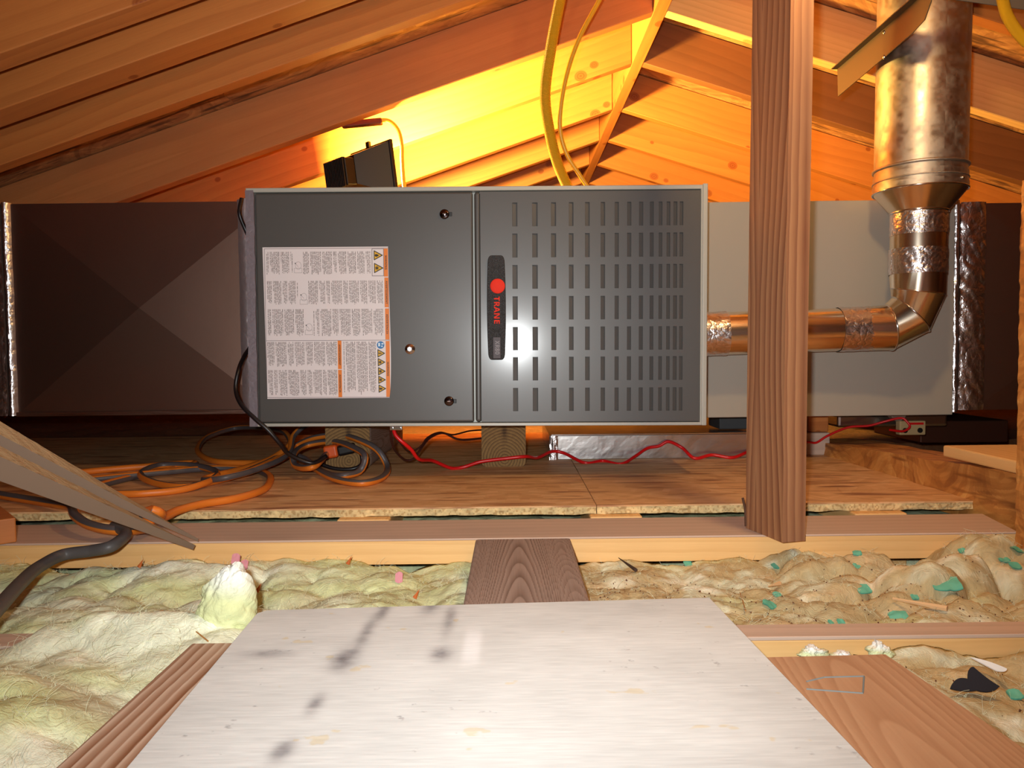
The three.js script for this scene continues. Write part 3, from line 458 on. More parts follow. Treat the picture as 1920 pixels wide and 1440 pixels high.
// ---------------------------------------------------------------- vent pipe
{
  const g = thing('vent_pipe', 'shiny metal vent pipe with elbow rising from furnace side into a wider pipe', 'pipe');
  const seg = (a, b, r0, r1, mat, name, open = true, n = 1) => { const d = b.clone().sub(a), L = d.length(); const c = new THREE.CylinderGeometry(r1, r0, L, 48, n, open); const p = c.attributes.position, uv = c.attributes.uv; for (let i = 0; i < uv.count; i++) uv.setXY(i, uv.getX(i) * 6.28 * r0, uv.getY(i) * L); c.applyQuaternion(new THREE.Quaternion().setFromUnitVectors(V(0, 1, 0), d.normalize())).translate((a.x + b.x) / 2, (a.y + b.y) / 2, (a.z + b.z) / 2); return part(name, c, mat, g); };
  const A = V(0.3715, 0.5315, -1.555), B = V(0.762, 0.5405, -1.545), C = V(0.800, 0.5605, -1.525), D = V(0.8045, 0.605, -1.505), Bm = V(0.725, 0.539, -1.548);
  const Cc = V(0.7905, 0.556, -1.53);
  seg(A, Bm, 0.0445, 0.0445, M.vent, 'horizontal_pipe');
  // elbow from mitred gores: rings at the joints
  const ring = (c, n, r) => { n = n.clone().normalize(); const u = V(0, 0, 1).cross(n).normalize(), w = n.clone().cross(u).normalize(), o = []; for (let k = 0; k <= 40; k++) { const t = k / 40 * Math.PI * 2; o.push(c.clone().addScaledVector(u, Math.cos(t) * r).addScaledVector(w, Math.sin(t) * r)); } return o; };
  const gore = (r0, r1, name) => { const pos = [], uv = []; for (let k = 0; k < 40; k++) { const q = [r0[k], r0[k + 1], r1[k + 1], r0[k], r1[k + 1], r1[k]]; for (const v of q) { pos.push(...v.toArray()); uv.push(k * 0.007, v.y); } } let m = new THREE.BufferGeometry(); m.setAttribute('position', new THREE.Float32BufferAttribute(pos, 3)); m.setAttribute('uv', new THREE.Float32BufferAttribute(uv, 2)); m = toCreasedNormals(mergeVertices(m), 0.9); return part(name, m, M.vent, g); };
  const R0 = ring(V(0.71, 0.5387, -1.549), V(1, 0.025, 0.0), 0.0452), R1 = ring(V(0.776, 0.5405, -1.54), V(1, 0.16, 0.1), 0.047), R2 = ring(V(0.8105, 0.567, -1.52), V(0.72, 0.72, 0.2), 0.049), R3 = ring(V(0.8165, 0.612, -1.505), V(0.12, 1, 0.12), 0.0505), R4 = ring(V(0.813, 0.655, -1.50), V(0, 1, 0), 0.0515);
  gore(R0, R1, 'elbow_gore'); gore(R1, R2, 'elbow_gore'); gore(R2, R3, 'elbow_gore'); gore(R3, R4, 'elbow_gore');
  for (const [R, rad] of [[R1, 0.0016], [R2, 0.0016], [R3, 0.0013]]) part('elbow_seam', new THREE.TubeGeometry(new THREE.CatmullRomCurve3(R.slice(0, 40), true), 60, rad, 6, true), M.chrome, g);
  const ax = (y) => V(0.813 + (y - 0.65) * 0.012, y, -1.50);
  seg(ax(0.655), ax(0.768), 0.0513, 0.0513, M.vent, 'vertical_pipe');
  seg(ax(0.768), ax(0.808), 0.0525, 0.084, M.vent, 'reducer', true, 4);
  seg(ax(0.808), ax(0.820), 0.0855, 0.0855, M.galv, 'collar'); seg(ax(0.820), ax(0.840), 0.0845, 0.0845, M.galv, 'collar'); 
  part('collar_bead', new THREE.TorusGeometry(0.085, 0.0018, 8, 60).rotateX(Math.PI / 2).translate(ax(0.808).x, 0.808, -1.5), M.chrome, g);
  part('collar_bead', new THREE.TorusGeometry(0.0848, 0.0014, 8, 60).rotateX(Math.PI / 2).translate(ax(0.828).x, 0.828, -1.5), M.galv, g);
  part('collar_bead', new THREE.TorusGeometry(0.084, 0.003, 8, 60).rotateX(Math.PI / 2).translate(ax(0.853).x, 0.853, -1.5), M.galv, g);
  part('collar_bead', new THREE.TorusGeometry(0.0518, 0.0022, 8, 60).rotateX(Math.PI / 2).translate(ax(0.767).x, 0.767, -1.5), M.chrome, g);
  seg(ax(0.840), ax(1.395), 0.0830, 0.0830, M.galv, 'outer_pipe', true, 6);
  part('screw', new THREE.SphereGeometry(0.0035, 10, 8).translate(ax(0.82).x + 0.04, 0.819, -1.5 + 0.0765), M.chrome, g);
  // crumpled foil wraps
  const wrap = (a, b, r, s, amp) => { const d = b.clone().sub(a), L = d.length(), c = new THREE.CylinderGeometry(r, r, L, 90, Math.max(8, Math.round(L / 0.003)), true), p = c.attributes.position, uv = c.attributes.uv; for (let i = 0; i < p.count; i++) { const t = Math.atan2(p.getZ(i), p.getX(i)), y = p.getY(i), k = 1 + (amp / r) * (Math.abs(2 * fbm((Math.cos(t) + 2) * 7 + y * 30, (Math.sin(t) + 2) * 7 + y * 60, s) - 1)); p.setX(i, p.getX(i) * k); p.setZ(i, p.getZ(i) * k); p.setY(i, y + 0.003 * (fbm(t * 2, 3, s) - 0.5) * Math.sign(y)); uv.setXY(i, t * r + s, y); } c.computeVertexNormals(); c.applyQuaternion(new THREE.Quaternion().setFromUnitVectors(V(0, 1, 0), d.normalize())).translate((a.x + b.x) / 2, (a.y + b.y) / 2, (a.z + b.z) / 2); part('foil_wrap', c, M.foil, g); };
  wrap(V(0.3735, 0.5318, -1.555), V(0.445, 0.5334, -1.554), 0.0451, 3, 0.0025); wrap(V(0.675, 0.5379, -1.5495), V(0.745, 0.5397, -1.546), 0.0456, 7, 0.0015);
  wrap(ax(0.645), ax(0.695), 0.0519, 11, 0.003); wrap(ax(0.722), ax(0.764), 0.0516, 15, 0.002);
}
{ // bracket around the wide pipe
  const g = thing('pipe_bracket', 'thin sheet metal bracket hanging beside the top of the wide vent pipe', 'bracket');
  const m = std({ color: 0x665848, metalness: 0.75, roughness: 0.5 });
  const zs = -1.29, ze = -1.655, s = [[-ze, 1.108], [-zs, 1.108], [-zs, 1.085], [-zs + 0.02, 1.062], [-zs + 0.06, 1.056], [-zs + 0.12, 1.054], [-ze - 0.004, 1.047]];
  part('side_flange', prism(s.reverse(), -0.001, 0.001, 0.0004).rotateY(Math.PI / 2).translate(0.718, 0, 0), m, g).userData.label = 'side flange with rounded front end';
  part('rim', box(0.704, 0.718, 1.107, 1.109, ze, zs + 0.002), m, g);
  part('front_flange', box(-0.13, 0.13, -0.011, 0.011, -0.001, 0.001, 0.0005).rotateY(0.22).rotateZ(-0.03).translate(0.848, 1.099, -1.318), std({ color: 0x8f8a80, metalness: 0.6, roughness: 0.5 }), g);
  for (const [px, py] of [[1653, 61], [1653, 107]]) part('screw', new THREE.SphereGeometry(0.004, 10, 8).scale(0.5, 1, 1).translate(0.7165, ...onZ(px, py, -1.45).toArray().slice(1)), M.chrome, g);
}
solo('black_cable', tube([V(0.86, 1.35, -1.66), V(0.838, 1.285, -1.68), V(0.842, 1.262, -1.68), V(0.875, 1.252, -1.68)], 0.008), M.black, 'short black cable hanging at the picture top beside the bracket', 'cable');

// ---------------------------------------------------------------- work light behind the furnace
{
  const pos = V(-0.380, 0.999, -2.09);
  const g = thing('work_light', 'black halogen work light with ribbed back glowing behind the furnace', 'work light', pos.toArray());
  const fz = V(0.72, 0.13, -0.68).normalize(), fxx = V(0, 1, 0).cross(fz).normalize(), fr = new THREE.Quaternion().setFromRotationMatrix(new THREE.Matrix4().makeBasis(fxx, fz.clone().cross(fxx), fz));
  const add = (name, geo, mat, par = g) => part(name, geo.applyQuaternion(fr), mat, par);
  const fru = (w0, h0, w1, h1, z0, z1) => { const q = new THREE.BoxGeometry(1, 1, 1), p = q.attributes.position; for (let i = 0; i < p.count; i++) { const f = p.getZ(i) > 0; p.setXYZ(i, p.getX(i) * (f ? w1 : w0), p.getY(i) * (f ? h1 : h0), f ? z1 : z0); } return toCreasedNormals(q.toNonIndexed(), 0.3); };
  add('housing', fru(0.10, 0.075, 0.185, 0.135, -0.085, 0.0), M.lampBody).userData.label = 'tapered black lamp housing';
  const ribs = [box(-0.05, 0.05, -0.04, 0.03, -0.115, -0.085, 0.003).toNonIndexed()]; for (let k = 0; k < 13; k++) ribs.push(box(-0.046 + k * 0.0077, -0.0425 + k * 0.0077, -0.043, 0.032, -0.12, -0.11, 0.001).toNonIndexed());
  add('cooling_ribs', mergeGeometries(ribs), M.lampBody);
  add('frame', prism([[-0.098, -0.072], [0.098, -0.072], [0.098, 0.072], [-0.098, 0.072]], 0, 0.012, 0.002, [[[-0.08, -0.055], [0.08, -0.055], [0.08, 0.055], [-0.08, 0.055]]]), M.lampBody);
  add('glowing_glass', box(-0.08, 0.08, -0.055, 0.055, 0.002, 0.004), std({ color: 0xffe0b0, emissive: new THREE.Color(1, 0.72, 0.35), emissiveIntensity: 12 }));
  add('latch_clip', box(-0.008, 0.008, 0.065, 0.085, -0.006, 0.004, 0.003), M.lampBody);
  part('stand', mergeGeometries([tube([V(-0.09, -0.171, 0.04), V(0.09, -0.171, 0.04)], 0.007, 8, 3), tube([V(-0.08, -0.171, 0.04), V(-0.08, -0.168, -0.06)], 0.007, 8, 3), tube([V(0.0, -0.171, 0.04), V(0.01, -0.12, 0.035), V(0.012, -0.06, 0.02)], 0.009, 8, 5)]), M.lampBody, g);
  const q = fz, l = new THREE.RectAreaLight(WORK.color, WORK.nits, 0.15, 0.10); l.position.copy(pos).addScaledVector(q, 0.02); l.lookAt(pos.clone().addScaledVector(q, 1)); scene.add(l);
  // RectAreaLight shines along its own -z: turn it about
  l.lookAt(l.position.clone().addScaledVector(q, 1));
}
{
  const g = thing('lamp_plug', 'brown cord connector hooked under the rafter above the work light', 'plug', [0, 0, 0]);
  const a = onZ(642, 237, -2.05), b = onZ(716, 226, -2.05);
  part('connector', grain(box(-0.055, 0.055, -0.008, 0.009, -0.01, 0.01, 0.004).rotateZ(0.08).translate((a.x + b.x) / 2, (a.y + b.y) / 2, -2.05)), std({ color: 0x5a2408, roughness: 0.5 }), g);
  const P = [[712, 225], [730, 227], [746, 243], [753, 270], [754, 300], [756, 330], [759, 360]].map(p => onZ(...p, -2.05)); P[0].x -= 0.005;
  part('cord', tube(P, 0.0055, 10, 8), M.yellowCord, g).userData.label = 'thick orange cord bending down behind the furnace';
}
// ---------------------------------------------------------------- yellow cables
{
  const rib = grayTex(64, 8, (a) => 0.5 + 0.5 * Math.sin(a * Math.PI * 8), 1, 1); rib.wrapS = THREE.RepeatWrapping; rib.repeat.set(60, 1);
  const hose = std({ color: 0xf2be22, roughness: 0.45, bumpMap: rib, bumpScale: 0.0015 });
  solo('yellow_hose', tube([[1062, -60], [1050, 0], [1033, 90], [1022, 180], [1031, 250], [1046, 308], [1072, 368]].map((p, i) => onZ(...p, -1.72 - 0.02 * i)), 0.0128, 14, 12), hose, 'thick yellow ribbed gas hose looping down behind the furnace top', 'hose');
  solo('yellow_cable', tube([[1150, -50], [1124, 0], [1086, 72], [1064, 135], [1051, 205], [1051, 250], [1064, 292], [1088, 330], [1116, 372]].map((p, i) => onZ(...p, -1.74 - 0.012 * i)), 0.0054, 10, 10), M.yellowCord, 'thin yellow cable hanging beside the thick ribbed hose', 'cable');
  solo('yellow_hose', tube([[1872, -40], [1880, 0], [1888, 28], [1904, 55], [1932, 84], [1970, 100]].map(p => onZ(...p, -1.22)), 0.0085, 12, 8), hose, 'piece of yellow hose in the top corner beyond the wide vent pipe', 'hose');
}
// ---------------------------------------------------------------- red, black and brown wires
{
  const w = (pts) => pts.map(([x, y, z]) => onZ(x, y, z));
  solo('red_wire', mergeGeometries([tube(w([[737, 803, -1.475], [742, 816, -1.47], [756, 830, -1.47], [770, 842, -1.48], [784, 860, -1.5], [812, 864, -1.56], [848, 878, -1.592], [868, 876, -1.6], [900, 866, -1.6], [945, 860, -1.605], [985, 856, -1.61], [1008, 858, -1.66], [1038, 846, -1.71], [1056, 849, -1.71], [1098, 868, -1.66], [1130, 864, -1.68], [1163, 870, -1.65], [1190, 856, -1.69], [1215, 840, -1.715], [1236, 836, -1.717], [1252, 828, -1.717], [1278, 839, -1.717], [1302, 859, -1.69], [1335, 853, -1.7], [1372, 858, -1.69], [1402, 847, -1.715]]), 0.0038, 8, 10),
    tube(w([[1402, 847, -1.715], [1450, 838, -1.72], [1515, 829, -1.73], [1530, 830, -1.735], [1550, 818, -1.735], [1592, 801, -1.73], [1630, 798, -1.72], [1660, 790, -1.71], [1692, 784, -1.69], [1700, 790, -1.685], [1706, 800, -1.68], [1695, 808, -1.68], [1668, 806, -1.68]]), 0.0028, 8, 10)]), M.redWire, 'bright red thermostat wire snaking along the deck under the furnace', 'wire');
  solo('black_wire', mergeGeometries([tube(w([[732, 803, -1.48], [735, 830, -1.5], [745, 850, -1.54], [762, 863, -1.57], [776, 860, -1.58], [790, 840, -1.6], [805, 822, -1.63], [830, 812, -1.66], [860, 824, -1.68], [903, 822, -1.72]]), 0.0025, 7, 8), tube(w([[740, 806, -1.48], [752, 832, -1.5], [772, 847, -1.56], [790, 836, -1.58], [800, 822, -1.6], [822, 811, -1.64], [850, 815, -1.7], [880, 808, -1.74], [905, 806, -1.78]]), 0.002, 7, 8)]), M.brownWire, 'thin dark wires tangled under the furnace beside the red wire', 'wire');
  solo('appliance_cord', tube(w([[453, 372, -1.56], [449, 400, -1.55], [462, 435, -1.56], [480, 480, -1.56], [486, 560, -1.55], [474, 640, -1.54], [458, 668, -1.50], [447, 695, -1.46], [442, 730, -1.45], [452, 758, -1.43], [478, 785, -1.42], [502, 806, -1.42], [525, 832, -1.43], [540, 850, -1.45], [585, 868, -1.47], [612, 855, -1.46]]), 0.0042, 8, 10), M.blackWire, 'black power cord running down the furnace end into the orange coil', 'cord');
}
// ---------------------------------------------------------------- orange extension cord
{
  const stripe = tex(8, 64, (a, b, c) => { const k = sm(0.5, 0.53, b) * (1 - sm(0.82, 0.85, b)); for (let q = 0; q < 3; q++) c[q] = mix([0.86, 0.47, 0.14][q], [0.33, 0.30, 0.30][q], k); }, { mirror: false });
  const two = std({ map: stripe, roughness: 0.45 });
  const g = thing('extension_cord', 'orange extension cord with a grey stripe lying in loops on the deck', 'cord');
  const Y0 = DECK + 0.007, P = (l) => l.map(([x, y, up = 0]) => onY(x, y, Y0 + up));
  part('cord_loop', tube(P([[612, 852, 0.03], [585, 876, 0.02], [553, 872, 0.015], [550, 855, 0.03], [575, 835, 0.04], [615, 828, 0.05], [660, 838, 0.05], [685, 858, 0.035], [676, 882, 0.01], [645, 892, 0.005], [605, 885, 0], [575, 862, 0.012], [550, 850, 0.02], [556, 836, 0.03], [585, 822, 0.05], [625, 816, 0.06], [670, 824, 0.06], [710, 846, 0.04], [725, 872, 0.012], [716, 896, 0], [680, 906, 0], [635, 900, 0], [590, 878, 0.005], [560, 856, 0.012]]), 0.0068, 12, 10), two, g);
  part('cord_loop', tube(P([[560, 856, 0.012], [545, 852, 0.02], [520, 864, 0.01], [470, 868, 0], [410, 866, 0], [375, 852, 0.004], [372, 838, 0.01], [392, 818, 0.02], [440, 803, 0.03], [500, 803, 0.04], [538, 815, 0.045], [542, 835, 0.03], [515, 856, 0.012], [465, 876, 0.004], [400, 893, 0.003], [383, 899, 0.002], [420, 896, 0.01], [480, 880, 0.016], [540, 850, 0.03], [552, 815, 0.06], [575, 796, 0.08], [612, 790, 0.085], [645, 800, 0.08], [662, 818, 0.06]]), 0.0068, 12, 10), two, g);
  part('cord_loop', tube(P([[662, 818, 0.06], [640, 826, 0.05], [560, 838, 0.02], [500, 868, 0.006], [440, 892, 0.002], [395, 904, 0], [350, 913, 0], [300, 908, 0], [265, 893, 0.004], [268, 884, 0.006], [300, 873, 0.008], [350, 872, 0.008], [395, 880, 0.006], [408, 888, 0.004], [385, 905, 0.004], [340, 918, 0], [270, 925, 0], [205, 927, 0], [120, 935, 0]]), 0.0068, 12, 10), two, g);
  part('cord_loop', tube(P([[120, 935, 0], [180, 912, 0], [255, 893, 0], [320, 881, 0], [365, 868, 0], [280, 874, 0], [150, 886, 0], [90, 896, 0], [60, 905, 0], [100, 905, 0.004], [180, 898, 0.004], [300, 886, 0.004], [400, 878, 0.002], [470, 880, 0], [502, 890, 0], [506, 903, 0], [490, 920, 0], [440, 935, 0], [380, 945, 0], [335, 957, 0], [305, 970, 0.002], [298, 960, 0.02], [285, 956, 0.024]]), 0.0068, 12, 10), two, g);
  part('cord_loop', tube([[285, 956, 0.024], [270, 965, 0.03], [280, 985, 0.02], [255, 993, 0.01], [215, 994, 0.01], [170, 985, 0.012], [142, 968, 0.016], [132, 950, 0.02], [110, 946, 0.02], [60, 938, 0.016], [0, 928, 0.016], [-60, 915, 0.016]].map(([x, y, up]) => onY(x, y, 0.2415 + up)), 0.0072, 12, 10), two, g);
  const tail = tube([[215, 986, 0.012], [236, 1000, 0.012], [222, 1016, 0.012], [205, 1026, 0.010], [170, 1033, 0.004], [120, 1040, 0], [75, 1062, 0], [40, 1092, 0.004], [0, 1136, 0.006], [-50, 1190, 0.01]].map(([x, y, up]) => onY(x, y, 0.2415 + up)), 0.0078, 12, 10);
  part('cord_tail', tail, std({ color: 0x56504e, roughness: 0.5 }), g).userData.label = 'grey side of the cord sagging over the insulation';
  const e = onY(622, 846, Y0 + 0.035);
  part('socket_end', new RoundedBoxGeometry(0.03, 0.028, 0.03, 3, 0.006).rotateZ(0.15).translate(e.x, e.y, e.z), std({ color: 0xd2541a, roughness: 0.45 }), g).userData.label = 'orange socket end';
  const k = thing('power_plug', 'black plug pushed into the orange socket end of the extension cord', 'plug');
  part('plug_body', new RoundedBoxGeometry(0.038, 0.022, 0.024, 3, 0.006).rotateZ(0.2).translate(e.x + 0.032, e.y + 0.004, e.z), M.black, k);
  part('plug_cord', tube([V(e.x + 0.05, e.y + 0.008, e.z), V(e.x + 0.062, e.y - 0.004, e.z), V(e.x + 0.064, e.y - 0.028, e.z + 0.004), V(e.x + 0.05, DECK + 0.006, e.z + 0.012), V(e.x + 0.01, DECK + 0.006, e.z + 0.012), V(e.x - 0.03, DECK + 0.018, e.z + 0.006)], 0.0042, 8, 10), M.blackWire, k);
}
// ---------------------------------------------------------------- fibreboard strips leaning in from the left
{
  const strip = (tb, tf, lf, tb1, tf1, lf1, z0, z1, label) => {
    const g = thing('fibreboard_strip', label, 'strip', [0, 0, 0], 'fibreboard strips');
    const ext = (a, b) => a.clone().addScaledVector(b.clone().sub(a), -0.35);
    const B1 = onZ(...tb1, z1 - 0.012), F1 = onZ(...tf1, z1), L1 = onZ(...lf1, z1), B0 = ext(onZ(...tb, z0 - 0.018), B1), F0 = ext(onZ(...tf, z0), F1), L0 = ext(onZ(...lf, z0), L1), K0 = B0.clone().add(L0).sub(F0), K1 = B1.clone().add(L1).sub(F1);
    const N = 80, mk = (a0, b0, a1, b1, am) => { const q = new THREE.PlaneGeometry(1, 1, N, 5), p = q.attributes.position, uv = q.attributes.uv; for (let i = 0; i < p.count; i++) { const u = p.getX(i) + 0.5, v = p.getY(i) + 0.5, P = a0.clone().lerp(a1, u).lerp(b0.clone().lerp(b1, u), v); P.y += am * (fbm(u * 70, v * 3, 5) - 0.5); p.setXYZ(i, P.x, P.y, P.z); uv.setXY(i, u * 0.6, v * 0.05); } q.computeVertexNormals(); return q; };
    part('cut_edge', mergeGeometries([mk(F0, B0, F1, B1, 0.0015)]), M.fibre, g);
    part('faces', mergeGeometries([mk(L0, F0, L1, F1, 0), mk(B0, K0, B1, K1, 0), mk(K0, L0, K1, L1, 0), mk(L1, F1, K1, B1, 0), mk(F0, L0, B0, K0, 0)]), M.fibreFace, g);
  };
  strip([0, 790], [0, 815], [0, 852], [352, 1000], [372, 1010], [372, 1016], -0.86, -1.04, 'upper of two tapered fibreboard strips sloping down over the orange cord');
  strip([0, 836], [0, 856], [0, 902], [345, 1012], [366, 1022], [362, 1031], -0.82, -1.02, 'lower of two tapered fibreboard strips with the wider brown face');
}
// ---------------------------------------------------------------- insulation
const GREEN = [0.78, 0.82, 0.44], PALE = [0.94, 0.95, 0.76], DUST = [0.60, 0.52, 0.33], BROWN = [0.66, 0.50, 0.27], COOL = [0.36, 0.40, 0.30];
function batt(name, label, x0, x1, z0, z1, hf, cf, step = 0.004) {
  const nx = Math.max(2, Math.round((x1 - x0) / step)), nz = Math.max(2, Math.round((z1 - z0) / step));
  const g = new THREE.PlaneGeometry(x1 - x0, z1 - z0, nx, nz).rotateX(-Math.PI / 2).translate((x0 + x1) / 2, 0, (z0 + z1) / 2), p = g.attributes.position, col = new Float32Array(p.count * 3), uv = g.attributes.uv, c = [0, 0, 0];
  for (let i = 0; i < p.count; i++) {
    const x = p.getX(i), z = p.getZ(i), edge = Math.min(x - x0, x1 - x, z - z0, z1 - z); let y = hf(x, z); if (edge < 1e-5) y = 0.02;
    p.setY(i, y); cf(x, z, c); col.set(c, i * 3); uv.setXY(i, x, z);
  }
  g.setAttribute('color', new THREE.BufferAttribute(col, 3)); g.computeVertexNormals();
  return solo(name, g, M.insul, label, 'insulation', null);
}
function puffs(x, z, cell, s0) {          // rounded tufts: the highest of the nearest domes
  const X = x / cell + 0.9 * (fbm(x / cell * 0.7, z / cell * 0.7, s0 + 70, 3) - 0.5), Z = z / cell * 1.25 + 0.9 * (fbm(x / cell * 0.7 + 9, z / cell * 0.7, s0 + 71, 3) - 0.5), i = Math.floor(X), j = Math.floor(Z); let best = 0;
  for (let a = -1; a <= 1; a++) for (let b = -1; b <= 1; b++) { const cx = i + a + 0.15 + 0.7 * h2(i + a, j + b, s0), cz = j + b + 0.15 + 0.7 * h2(i + a, j + b, s0 + 1), r = 0.6 + 0.5 * h2(i + a, j + b, s0 + 2), d = ((X - cx) ** 2 + (Z - cz) ** 2) / (r * r); if (d < 1) best = Math.max(best, Math.sqrt(1 - d) * r); }
  return best;
}
const puff = (x, z, s, c1, a1, c2, a2, fine = 0.006) => a1 * (puffs(x, z, c1, s) - 0.86) + a2 * (puffs(x, z, c2, s + 5) - 0.84) + 0.018 * (fbm(x * 7, z * 9, s + 30, 3) - 0.5) + fine * (fbm(x * 55, z * 80, s + 9, 4) - 0.5);
const lump = (x, z, cx, cz, rx, rz, h) => h * Math.exp(-(((x - cx) / rx) ** 2 + ((z - cz) / rz) ** 2));
const tint = (c, a, b, t) => { for (let q = 0; q < 3; q++) c[q] = mix(a[q], b[q], t); };
const leftCol = (x, z, c) => { tint(c, GREEN, PALE, sm(0.35, 0.7, fbm(x * 9, z * 16, 3))); tint(c, c, DUST, 0.5 * sm(0.54, 0.8, fbm(x * 12, z * 22, 8))); };
const rightCol = (x, z, c) => { tint(c, GREEN, BROWN, sm(0.25, 0.6, fbm(x * 7, z * 10, 4) + 0.35 * sm(0.15, 0.6, x))); tint(c, c, PALE, 0.75 * sm(0.5, 0.66, fbm(x * 22, z * 28, 6))); tint(c, c, DUST, 0.6 * sm(0.52, 0.8, fbm(x * 22, z * 34, 9))); };
const H = {
  nearLeft: (x, z) => 0.215 + puff(x, z, 1, 0.16, 0.050, 0.06, 0.022, 0.004) + lump(x, z, -0.47, -0.60, 0.1, 0.09, 0.018) + lump(x, z, -0.40, -0.52, 0.09, 0.07, 0.016) - lump(x, z, -0.31, -0.6, 0.03, 0.3, 0.006) + 0.026 * sm(-0.66, -0.74, z) * sm(-0.50, -0.45, x) - 0.03 * sm(-0.70, -0.73, z) * sm(-0.46, -0.49, x) - 0.035 * sm(-0.735, -0.775, z),
  farLeft: (x, z) => 0.203 + 0.028 * sm(-0.82, -0.76, z) * sm(-0.50, -0.45, x) * sm(-0.17, -0.21, x) - 0.035 * sm(-0.775, -0.735, z) + puff(x, z, 5, 0.13, 0.042, 0.05, 0.020, 0.005) + lump(x, z, -0.56, -1.0, 0.1, 0.05, 0.026) + lump(x, z, -0.38, -1.01, 0.1, 0.04, 0.02) + lump(x, z, -0.42, -0.88, 0.16, 0.06, 0.012),
  farRight: (x, z) => 0.199 + puff(x, z, 12, 0.10, 0.018, 0.05, 0.012 + 0.042 * sm(0.30, 0.42, x) * sm(-0.80, -0.88, z), 0.010) + lump(x, z, 0.50, -0.99, 0.1, 0.06, 0.022) + lump(x, z, 0.40, -1.03, 0.03, 0.03, 0.025) + lump(x, z, 0.60, -0.98, 0.05, 0.05, 0.03) + lump(x, z, 0.68, -1.0, 0.07, 0.05, 0.03) + lump(x, z, 0.50, -0.90, 0.06, 0.05, 0.02) - 0.03 * sm(0.52, 0.545, x) * sm(0.59, 0.565, x) * sm(-1.0, -1.03, z),
  nearRight: (x, z) => 0.203 + puff(x, z, 21, 0.12, 0.034, 0.05, 0.022, 0.007),
};
const BATT = [];
BATT[BATT.length] = batt('insulation_batt', 'yellow green insulation beside the striped fir plank, nearest corner', -1.15, -0.16, -0.775, -0.15, (x, z) => x > -0.304 && z > -0.69 ? 0.19 : H.nearLeft(x, z), leftCol);
BATT[BATT.length] = batt('insulation_batt', 'pale yellow insulation between the floor board and the white board, with pink scraps', -1.3, -0.054, -1.062, -0.735, H.farLeft, leftCol);
BATT[BATT.length] = batt('insulation_batt', 'dusty brown insulation with green scraps in front of the post', 0.08, 1.3, -1.062, -0.758, H.farRight, rightCol);
BATT[BATT.length] = batt('insulation_batt', 'brownish insulation beyond the broad plank with the black scrap', 0.33, 1.2, -0.73, -0.15, H.nearRight, rightCol);
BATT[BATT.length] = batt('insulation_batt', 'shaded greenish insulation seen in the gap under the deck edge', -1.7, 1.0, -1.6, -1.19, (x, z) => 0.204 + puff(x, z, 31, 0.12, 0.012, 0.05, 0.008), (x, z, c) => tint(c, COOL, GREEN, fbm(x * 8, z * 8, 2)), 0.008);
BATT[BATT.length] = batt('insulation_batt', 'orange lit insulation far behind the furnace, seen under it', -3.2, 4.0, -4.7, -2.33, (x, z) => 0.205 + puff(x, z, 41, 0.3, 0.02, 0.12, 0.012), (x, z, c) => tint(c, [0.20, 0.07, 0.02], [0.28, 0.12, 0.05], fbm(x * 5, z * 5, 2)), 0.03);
// loose glass fibres standing off the nearer batts, too many to count
{
  const base = mergeGeometries([0, 1, 2].map(k => tube([V(0, 0, 0), V(0.2 - 0.1 * k, 0.35, 0.1 * k), V(0.55 - 0.5 * k, 0.55 - 0.1 * k, 0.25 - 0.2 * k), V(0.8 - 0.8 * k, 0.6 - 0.15 * k, 0.6 - 0.5 * k)], 0.012, 3, 2)));
  const fm = std({ color: 0xe6e6c4, roughness: 0.9 }), m = new THREE.Matrix4(), q = new THREE.Quaternion(), e = new THREE.Euler(), s = V();
  const add = (batt, hf, x0, x1, z0, z1, n) => { const im = new THREE.InstancedMesh(base, fm, n); for (let i = 0; i < n; i++) { const x = rr(x0, x1), z = rr(z0, z1); e.set(rr(-0.9, 0.9), rr(0, 6.3), rr(-0.9, 0.9)); const k = rr(0.006, 0.016); s.set(k, k * 0.7, k); m.compose(V(x, hf(x, z) - 0.001, z), q.setFromEuler(e), s); im.setMatrixAt(i, m); } im.name = 'loose_fibres'; im.userData.kind = 'stuff'; im.castShadow = im.receiveShadow = true; batt.add(im); };
  add(BATT[0], H.nearLeft, -0.75, -0.305, -0.77, -0.35, 1500); add(BATT[1], H.farLeft, -0.9, -0.06, -1.05, -0.74, 1500); add(BATT[2], H.farRight, 0.09, 0.85, -1.05, -0.765, 900); add(BATT[3], H.nearRight, 0.345, 0.6, -0.72, -0.4, 400);
}
